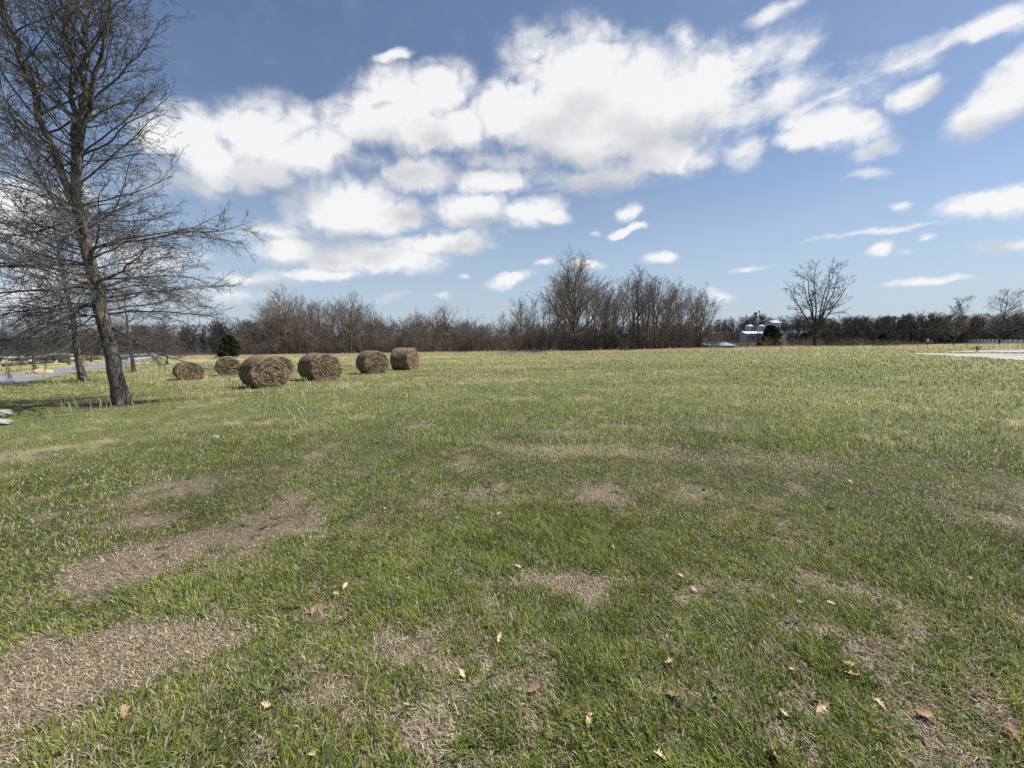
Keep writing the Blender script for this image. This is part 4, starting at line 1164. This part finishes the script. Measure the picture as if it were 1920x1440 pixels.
def grain_bins():
    d = 240
    def bin_(px0, px1, yt, ye, yb, label):
        a = at_d(px0, yb, d); b = at_d(px1, yb, d); r = abs(b.x - a.x) / 2; cx = (a.x + b.x) / 2; zb = min(Z(cx, d), a.z)
        h = at_d(px0, ye, d).z - zb; hr = at_d(px0, yt, d).z - zb - h
        e = empty('grain_bin', (cx, d, zb))
        def body(bm):
            nr = max(4, int(h / .6))
            for k in range(nr): add_cyl(bm, (0, 0, h * (k + .5) / nr), r * (1 if k % 2 else .985), h / nr, 32)
        obj('body', bm_mesh('body', body), M['steel'], e)
        obj('roof', bm_mesh('roof', lambda bm: add_cyl(bm, (0, 0, h + hr / 2), r * 1.03, hr, 32, r * .18)), M['steel'], e)
        obj('ladder', bm_mesh('ladder', lambda bm: [add_box(bm, (sx_ * .2, -r - .08, h / 2), (.05, .05, h)) for sx_ in (-1, 1)] + [add_box(bm, (0, -r - .08, .3 + k * .5), (.35, .04, .04)) for k in range(int(h / .5))]), M['dark_steel'], e)
        tag(e, label, 'grain bin', 'silver grain bins')
    bin_(1397, 1411.5, 608.5, 611.6, 626, 'silver grain bin standing before the thicker elevator tower')
    bin_(1420.5, 1432, 608.8, 611.2, 626, 'silver grain bin beside the thin mast, next to the cedar')
    c = at_d(1414.5, 621, d - 4); zb = Z(c.x, c.y); top = at_d(1414, 587, d - 4).z - zb
    e = empty('grain_elevator', (c.x, c.y, zb))
    def tower(bm):
        for sx_ in (-.55, .55):
            for sy_ in (-.55, .55): add_box(bm, (sx_, sy_, top / 2), (.16, .16, top))
        k = 0
        while k * 1.2 < top - 1:
            z0 = .4 + k * 1.2
            for sy_ in (-.55, .55): add_box(bm, (0, sy_, z0), (1.2, .12, .12)); add_box(bm, (0, sy_ * 1.02, z0 + .6), (1.6, .08, .08), Matrix.Rotation(R(45 if k % 2 else -45), 4, 'Y'))
            k += 1
    obj('tower', bm_mesh('tower', tower), M['dark_steel'], e)
    obj('leg_casing', bm_mesh('leg_casing', lambda bm: add_box(bm, (.1, 0, top * .47), (.55, .5, top * .94))), M['steel'], e)
    obj('head_house', bm_mesh('head_house', lambda bm: add_box(bm, (0, 0, top), (1.5, 1.2, .9)), .1), M['dark_steel'], e)
    for tx, tz in ((-3.8, -5.5), (2.6, -5.2)):
        L = math.hypot(tx, tz)
        obj('spout', bm_mesh('spout', lambda bm: add_cyl(bm, (tx / 2, 0, top + tz / 2), .14, L, 8, None, Matrix.Rotation(math.atan2(tx, tz), 4, 'Y'))), M['dark_steel'], e)
    tag(e, 'dark lattice grain elevator tower rising above the silver bins', 'grain elevator')
    c2 = at_d(1421, 621, d - 6); zb2 = Z(c2.x, c2.y); t2 = at_d(1421, 583.5, d - 6).z - zb2
    e = empty('mast', (c2.x, c2.y, zb2))
    obj('pole', bm_mesh('pole', lambda bm: add_cyl(bm, (0, 0, t2 / 2), .22, t2, 10, .15)), M['steel'], e)
    obj('top_box', bm_mesh('top_box', lambda bm: add_box(bm, (0, 0, t2), (.75, .6, 1.3)), .08), M['steel'], e)
    obj('stay', bm_mesh('stay', lambda bm: add_cyl(bm, (.9, 0, t2 * .78), .09, t2 * .42, 6, None, Matrix.Rotation(R(-12), 4, 'Y'))), M['dark_steel'], e)
    tag(e, 'thin silver mast beside the elevator tower', 'mast')
    a = at_d(1418, 603, d - 3); b = at_d(1459, 597.5, d + 12); m_ = (a + b) / 2; dv = b - a
    o = obj('conveyor', bm_mesh('conveyor', lambda bm: add_box(bm, (0, 0, 0), (dv.length, .5, .45), Matrix.Rotation(math.atan2(dv.y, dv.x), 4, 'Z') @ Matrix.Rotation(-math.atan2(dv.z, math.hypot(dv.x, dv.y)), 4, 'Y'))), M['dark_steel'])
    o.location = m_; tag(o, 'dark sloping conveyor reaching from the elevator to the hillside house', 'conveyor')
    gable('barn', 1398, 1438, 621.5, 625.2, 632, d - 16, 7, M['pale_wall'], M['fence'], 'white low barn with bright roof standing in front of the silver bins', doors=4)
grain_bins()
# far white buildings and a dark car across the road, seen under the branches
WB = [(-34, -8, 667, 670, 675, 'white barn at the picture edge beyond the far bales'), (1, 4, 668, 670, 675, 'narrow white gabled shed beyond the far bales'), (14, 31, 666.5, 670, 675, 'long white barn with grey roof beyond the far bales'),
      (36, 54, 667, 669.5, 674, 'white house with low roof just past the long barn'), (64, 78, 664.5, 668.5, 672.5, 'white house behind the oak beside the straw pile'), (80, 99, 662, 667, 672, 'tallest white house beyond the road'), (226, 241, 663.5, 666.5, 670, 'white shed seen past the big oak trunk')]
for a, b, t, ev, bs, lab in WB:
    gable('white_building', a, b, t + 1.5, ev + 1, bs, 100, 6, M['pale_wall'], M['pale_wall'] if (int(a) % 2) else M['dull_roof'], lab, 'white buildings across the road', doors=3)
q = at(106, 674.5); 
e = empty('parked_car', (at_d(106, 674, 94).x, 94, Z(at_d(106, 674, 94).x, 94)), .1)
def carbody(bm):
    add_box(bm, (0, 0, .65), (4.4, 1.8, .6))
def cabin(bm):
    r = add_box(bm, (-.2, 0, 1.25), (2.8, 1.6, .62))
    for v in r['verts']:
        if v.co.z > 1.3: v.co.x = -.2 + (v.co.x + .2) * .7
obj('body', bm_mesh('body', carbody, .12), M['car_dark'], e); obj('cabin', bm_mesh('cabin', cabin, .06), M['dark_glass'], e)
for sx_ in (-1.4, 1.4):
    for sy_ in (-.85, .85): obj('wheel', bm_mesh('wheel', lambda bm: add_cyl(bm, (sx_, sy_, .33), .34, .22, 20, None, Matrix.Rotation(R(90), 4, 'X'))), M['tyre'], e)
tag(e, 'dark green parked car beside the white houses across the road', 'car')

# ------------------------------------------------------------------ sky with clouds
SUN_AZ, SUN_EL = R(82), R(56)
EXPO = 0.58
def uvdir(px, py):
    x, y, z = ray(px, py); l = math.sqrt(x * x + y * y + z * z); x, y, z = x / l, y / l, z / l
    return np.array([x / (1 + y), z / (1 + y)])

DENSE = [(360, 255, 72, 58, 0), (400, 300, 80, 46, 0), (500, 250, 105, 68, 0), (575, 285, 105, 46, 0), (470, 320, 75, 38, 0), (60, 380, 110, 40, 0), (25, 440, 90, 40, 0), (300, 250, 60, 40, 0),
         (750, 190, 95, 62, 0), (825, 165, 72, 52, 0), (690, 228, 90, 45, 0), (800, 245, 95, 42, 0), (870, 235, 60, 40, 0),
         (1085, 135, 120, 80, -10), (960, 215, 90, 58, 0), (1080, 225, 190, 80, 0), (1220, 185, 160, 100, 0), (1235, 285, 85, 46, 0), (1130, 265, 150, 52, 0), (1330, 160, 95, 70, -15),
         (1550, 243, 100, 36, 0), (1510, 262, 70, 20, 0), (1860, 195, 95, 44, -30), (1915, 160, 75, 50, -20), (1980, 130, 90, 50, -20), (1850, 383, 95, 24, -5), (1925, 372, 70, 24, 0),
         (780, 325, 85, 40, 0), (920, 338, 80, 34, 0), (885, 392, 72, 34, 0), (1000, 395, 60, 28, -10), (1035, 405, 36, 15, 0),
         (670, 385, 115, 50, 0), (640, 410, 90, 36, 0), (730, 405, 75, 34, 0), (545, 470, 70, 28, 0), (640, 482, 100, 30, 0), (730, 488, 110, 28, 0), (820, 460, 100, 24, -5), (600, 512, 75, 12, 0),
         (1178, 397, 24, 14, 0), (1165, 433, 26, 8, -12), (1196, 424, 18, 9, 0), (955, 526, 46, 13, -18), (1238, 485, 28, 14, 0), (1095, 497, 36, 12, 0), (1650, 462, 26, 13, 0), (735, 105, 34, 14, -20), (1700, 182, 55, 22, -15), (1850, 55, 110, 24, -22)]
WISPY = [(1010, 95, 70, 60, 0), (1290, 70, 26, 36, -60), (1420, 120, 90, 46, -35), (1485, 100, 70, 36, -40), (1350, 240, 120, 60, -20), (1400, 280, 60, 30, -30), (1480, 175, 110, 36, -20), (1570, 160, 130, 34, -15), (1700, 115, 150, 26, -20), (1900, 35, 100, 30, -22), (1560, 190, 100, 22, -10),
         (1635, 282, 55, 18, -15), (1640, 323, 70, 10, -5), (1460, 20, 70, 14, -25), (1880, 455, 90, 14, -5), (1640, 432, 130, 7, -8), (1740, 520, 80, 9, -4), (1400, 507, 34, 7, -8), (870, 522, 14, 6, 0), (832, 552, 17, 6, 0), (730, 553, 34, 10, -10), (1018, 488, 18, 8, -20), (1115, 435, 12, 6, 0),
         (480, 522, 90, 15, 0), (440, 552, 80, 14, 0), (640, 215, 70, 26, -15), (700, 300, 120, 26, 0), (1100, 330, 160, 30, 0), (950, 300, 110, 30, 0), (860, 445, 90, 24, 0), (520, 440, 80, 26, 0), (1690, 380, 20, 10, 0), (1735, 445, 20, 7, 0), (1700, 472, 26, 7, 0), (250, 480, 130, 30, 0), (80, 520, 140, 30, 0), (350, 330, 110, 40, 0), (1350, 555, 30, 8, 20), (20, 560, 120, 30, 0)]

def blob_params(c, grow):
    px, py, rx, ry, rot = c
    o = uvdir(px, py); e = 1.0
    jx = (uvdir(px + e, py) - uvdir(px - e, py)) / (2 * e); jy = (uvdir(px, py + e) - uvdir(px, py - e)) / (2 * e)
    th = R(rot); a = jx * math.cos(th) * rx + jy * math.sin(th) * rx; b = -jx * math.sin(th) * ry + jy * math.cos(th) * ry
    return o, np.linalg.norm(a) * grow, np.linalg.norm(b) * grow, math.atan2(a[1], a[0])

def cloud_group():
    g = bpy.data.node_groups.new('cloud_field', 'ShaderNodeTree')
    g.interface.new_socket('Vector', in_out='INPUT', socket_type='NodeSocketVector')
    g.interface.new_socket('Mass', in_out='OUTPUT', socket_type='NodeSocketFloat'); g.interface.new_socket('Soft', in_out='OUTPUT', socket_type='NodeSocketFloat')
    t = NT(g); gi = t.new('NodeGroupInput'); go = t.new('NodeGroupOutput')
    v = gi.outputs[0]
    w1 = t.noise(v, 16, 4, 0.6)
    off = t.vmath('SCALE', t.vmath('SUBTRACT', w1.outputs['Color'], (.5, .5, .5)), 0.030)
    vw = t.vmath('MULTIPLY', t.vmath('ADD', v, off), (1, 1, 0))
    def field(lst, grow):
        acc = None
        for c in lst:
            o, a, b, rot = blob_params(c, grow)
            mp = t.new('ShaderNodeMapping', vector_type='TEXTURE')
            mp.inputs['Location'].default_value = (o[0], o[1], 0); mp.inputs['Rotation'].default_value = (0, 0, rot); mp.inputs['Scale'].default_value = (a, b, 1)
            t.link(vw, mp.inputs[0])
            gr = t.new('ShaderNodeTexGradient', gradient_type='SPHERICAL'); t.link(mp.outputs[0], gr.inputs[0])
            acc = gr.outputs['Fac'] if acc is None else t.math('SMOOTH_MAX', acc, gr.outputs['Fac'], 0.12)
        return acc
    dn = field(DENSE, 1.5)
    ws = t.math('MULTIPLY', field(WISPY, 1.65), 0.52)
    both = t.math('MAXIMUM', dn, ws)
    gate = t.smooth(both, 0.02, 0.28)
    det = t.noise(vw, 27, 9, 0.58)
    pf = t.noise(vw, 30, 5, 0.5)
    puff = t.math('SUBTRACT', t.math('ABSOLUTE', t.math('MULTIPLY', t.math('SUBTRACT', pf.outputs[0], .5), 2.0)), 0.22)
    st = t.new('ShaderNodeMapping'); st.inputs['Rotation'].default_value = (0, 0, R(-28)); st.inputs['Scale'].default_value = (14, 40, 1); t.link(vw, st.inputs[0])
    stn = t.noise(st.outputs[0], 1.0, 7, 0.62, .3)
    m = t.math('ADD', both, t.math('MULTIPLY', gate, t.math('MULTIPLY', t.math('SUBTRACT', det.outputs[0], .5), 0.80)))
    m = t.math('ADD', m, t.math('MULTIPLY', puff, t.math('MULTIPLY', t.math('MINIMUM', dn, 0.5), 1.3)))
    m = t.math('ADD', m, t.math('MULTIPLY', t.math('SUBTRACT', stn.outputs[0], .5), t.math('MULTIPLY', ws, 2.0)))
    t.link(m, go.inputs[0])
    lo = t.noise(vw, 11, 4, 0.5)
    t.link(t.math('ADD', both, t.math('MULTIPLY', t.math('SUBTRACT', lo.outputs[0], .5), 0.75)), go.inputs[1])
    return g

def build_world():
    w = bpy.data.worlds.new('World'); scene.world = w; w.use_nodes = True
    t = NT(w.node_tree); bg = t.n['Background']
    sky = t.new('ShaderNodeTexSky', sky_type='NISHITA'); sky.sun_disc = False
    sky.sun_elevation = SUN_EL; sky.sun_rotation = SUN_AZ; sky.altitude = 250; sky.air_density = 1.0; sky.dust_density = 0.5; sky.ozone_density = 3.5
    tc = t.new('ShaderNodeTexCoord'); sx_ = t.new('ShaderNodeSeparateXYZ'); t.link(tc.outputs['Generated'], sx_.inputs[0])
    den = t.math('MAXIMUM', t.math('ADD', sx_.outputs[1], 1.0), 0.15)
    u = t.math('DIVIDE', sx_.outputs[0], den); v = t.math('DIVIDE', sx_.outputs[2], den)
    cv = t.new('ShaderNodeCombineXYZ'); t.link(u, cv.inputs[0]); t.link(v, cv.inputs[1])
    g = cloud_group()
    def ev(vec):
        n = t.new('ShaderNodeGroup'); n.node_tree = g; t.link(vec, n.inputs[0]); return n.outputs
    m0, s0 = ev(cv.outputs[0]); s1 = ev(t.vmath('ADD', cv.outputs[0], (.014, .042, 0)))[1]
    alpha = t.smooth(m0, 0.06, 0.60)
    thick = t.smooth(m0, 0.30, 0.85)
    lit = t.math('ADD', t.math('MULTIPLY', t.math('SUBTRACT', s0, s1), 0.85), 0.80)
    lit = t.math('SUBTRACT', lit, t.math('MULTIPLY', thick, 0.25))
    lit = t.math('ADD', lit, t.math('MULTIPLY', t.math('SUBTRACT', m0, s0), 0.16), clamp=True)
    ccol = t.ramp(lit, [(0.15, (0.56, 0.58, 0.62)), (0.42, (0.66, 0.675, 0.70)), (0.62, (0.79, 0.795, 0.81)), (0.82, (0.95, 0.95, 0.95))])
    STR = 0.087
    csc = t.vmath('SCALE', ccol, 1.0 / STR / 2 ** EXPO)
    hs = t.new('ShaderNodeHueSaturation'); hs.inputs['Hue'].default_value = 0.500; hs.inputs['Saturation'].default_value = 0.92; hs.inputs['Value'].default_value = 0.9
    t.link(sky.outputs[0], hs.inputs['Color'])
    horiz = t.smooth(v, 0.0, 0.06)
    a2 = t.math('MULTIPLY', alpha, t.math('ADD', t.math('MULTIPLY', horiz, .4), .55))
    hz = t.math('MULTIPLY', t.math('SUBTRACT', 1.0, t.smooth(v, -0.01, 0.22)), 0.8)
    hk = 1.0 / STR / 2 ** EXPO
    skyc = t.mix(hz, hs.outputs[0], (0.48 * hk, 0.585 * hk, 0.71 * hk, 1))
    col = t.mix(a2, skyc, csc)
    t.link(col, bg.inputs['Color']); bg.inputs['Strength'].default_value = STR
    w.cycles.sampling_method = 'MANUAL'; w.cycles.sample_map_resolution = 512
build_world()

sd = bpy.data.lights.new('sun', 'SUN'); sd.energy = 5.0; sd.angle = R(0.55); sd.color = (1.0, 0.955, 0.89)
so = bpy.data.objects.new('sun', sd); COL.objects.link(so)
S = Vector((math.sin(SUN_AZ) * math.cos(SUN_EL), math.cos(SUN_AZ) * math.cos(SUN_EL), math.sin(SUN_EL)))
so.rotation_euler = S.to_track_quat('Z', 'Y').to_euler(); so.location = (30, 10, 40)

cd = bpy.data.cameras.new('camera'); cam = bpy.data.objects.new('camera', cd); COL.objects.link(cam)
cd.sensor_width = 36; cd.sensor_fit = 'HORIZONTAL'; cd.lens = F / 1920 * 36; cd.clip_end = 6000; cd.clip_start = 0.05
cam.location = (0, 0, CAMZ); cam.rotation_euler = (R(90) - PITCH, 0, 0)
scene.camera = cam

vs = scene.view_settings
vs.view_transform = 'Standard'; vs.look = 'None'; vs.exposure = EXPO; vs.gamma = 1.0; vs.use_curve_mapping = False
cy = scene.cycles
cy.use_denoising = False
cy.max_bounces = 5; cy.diffuse_bounces = 3; cy.glossy_bounces = 2; cy.transmission_bounces = 3; cy.transparent_max_bounces = 4
cy.caustics_reflective = False; cy.caustics_refractive = False
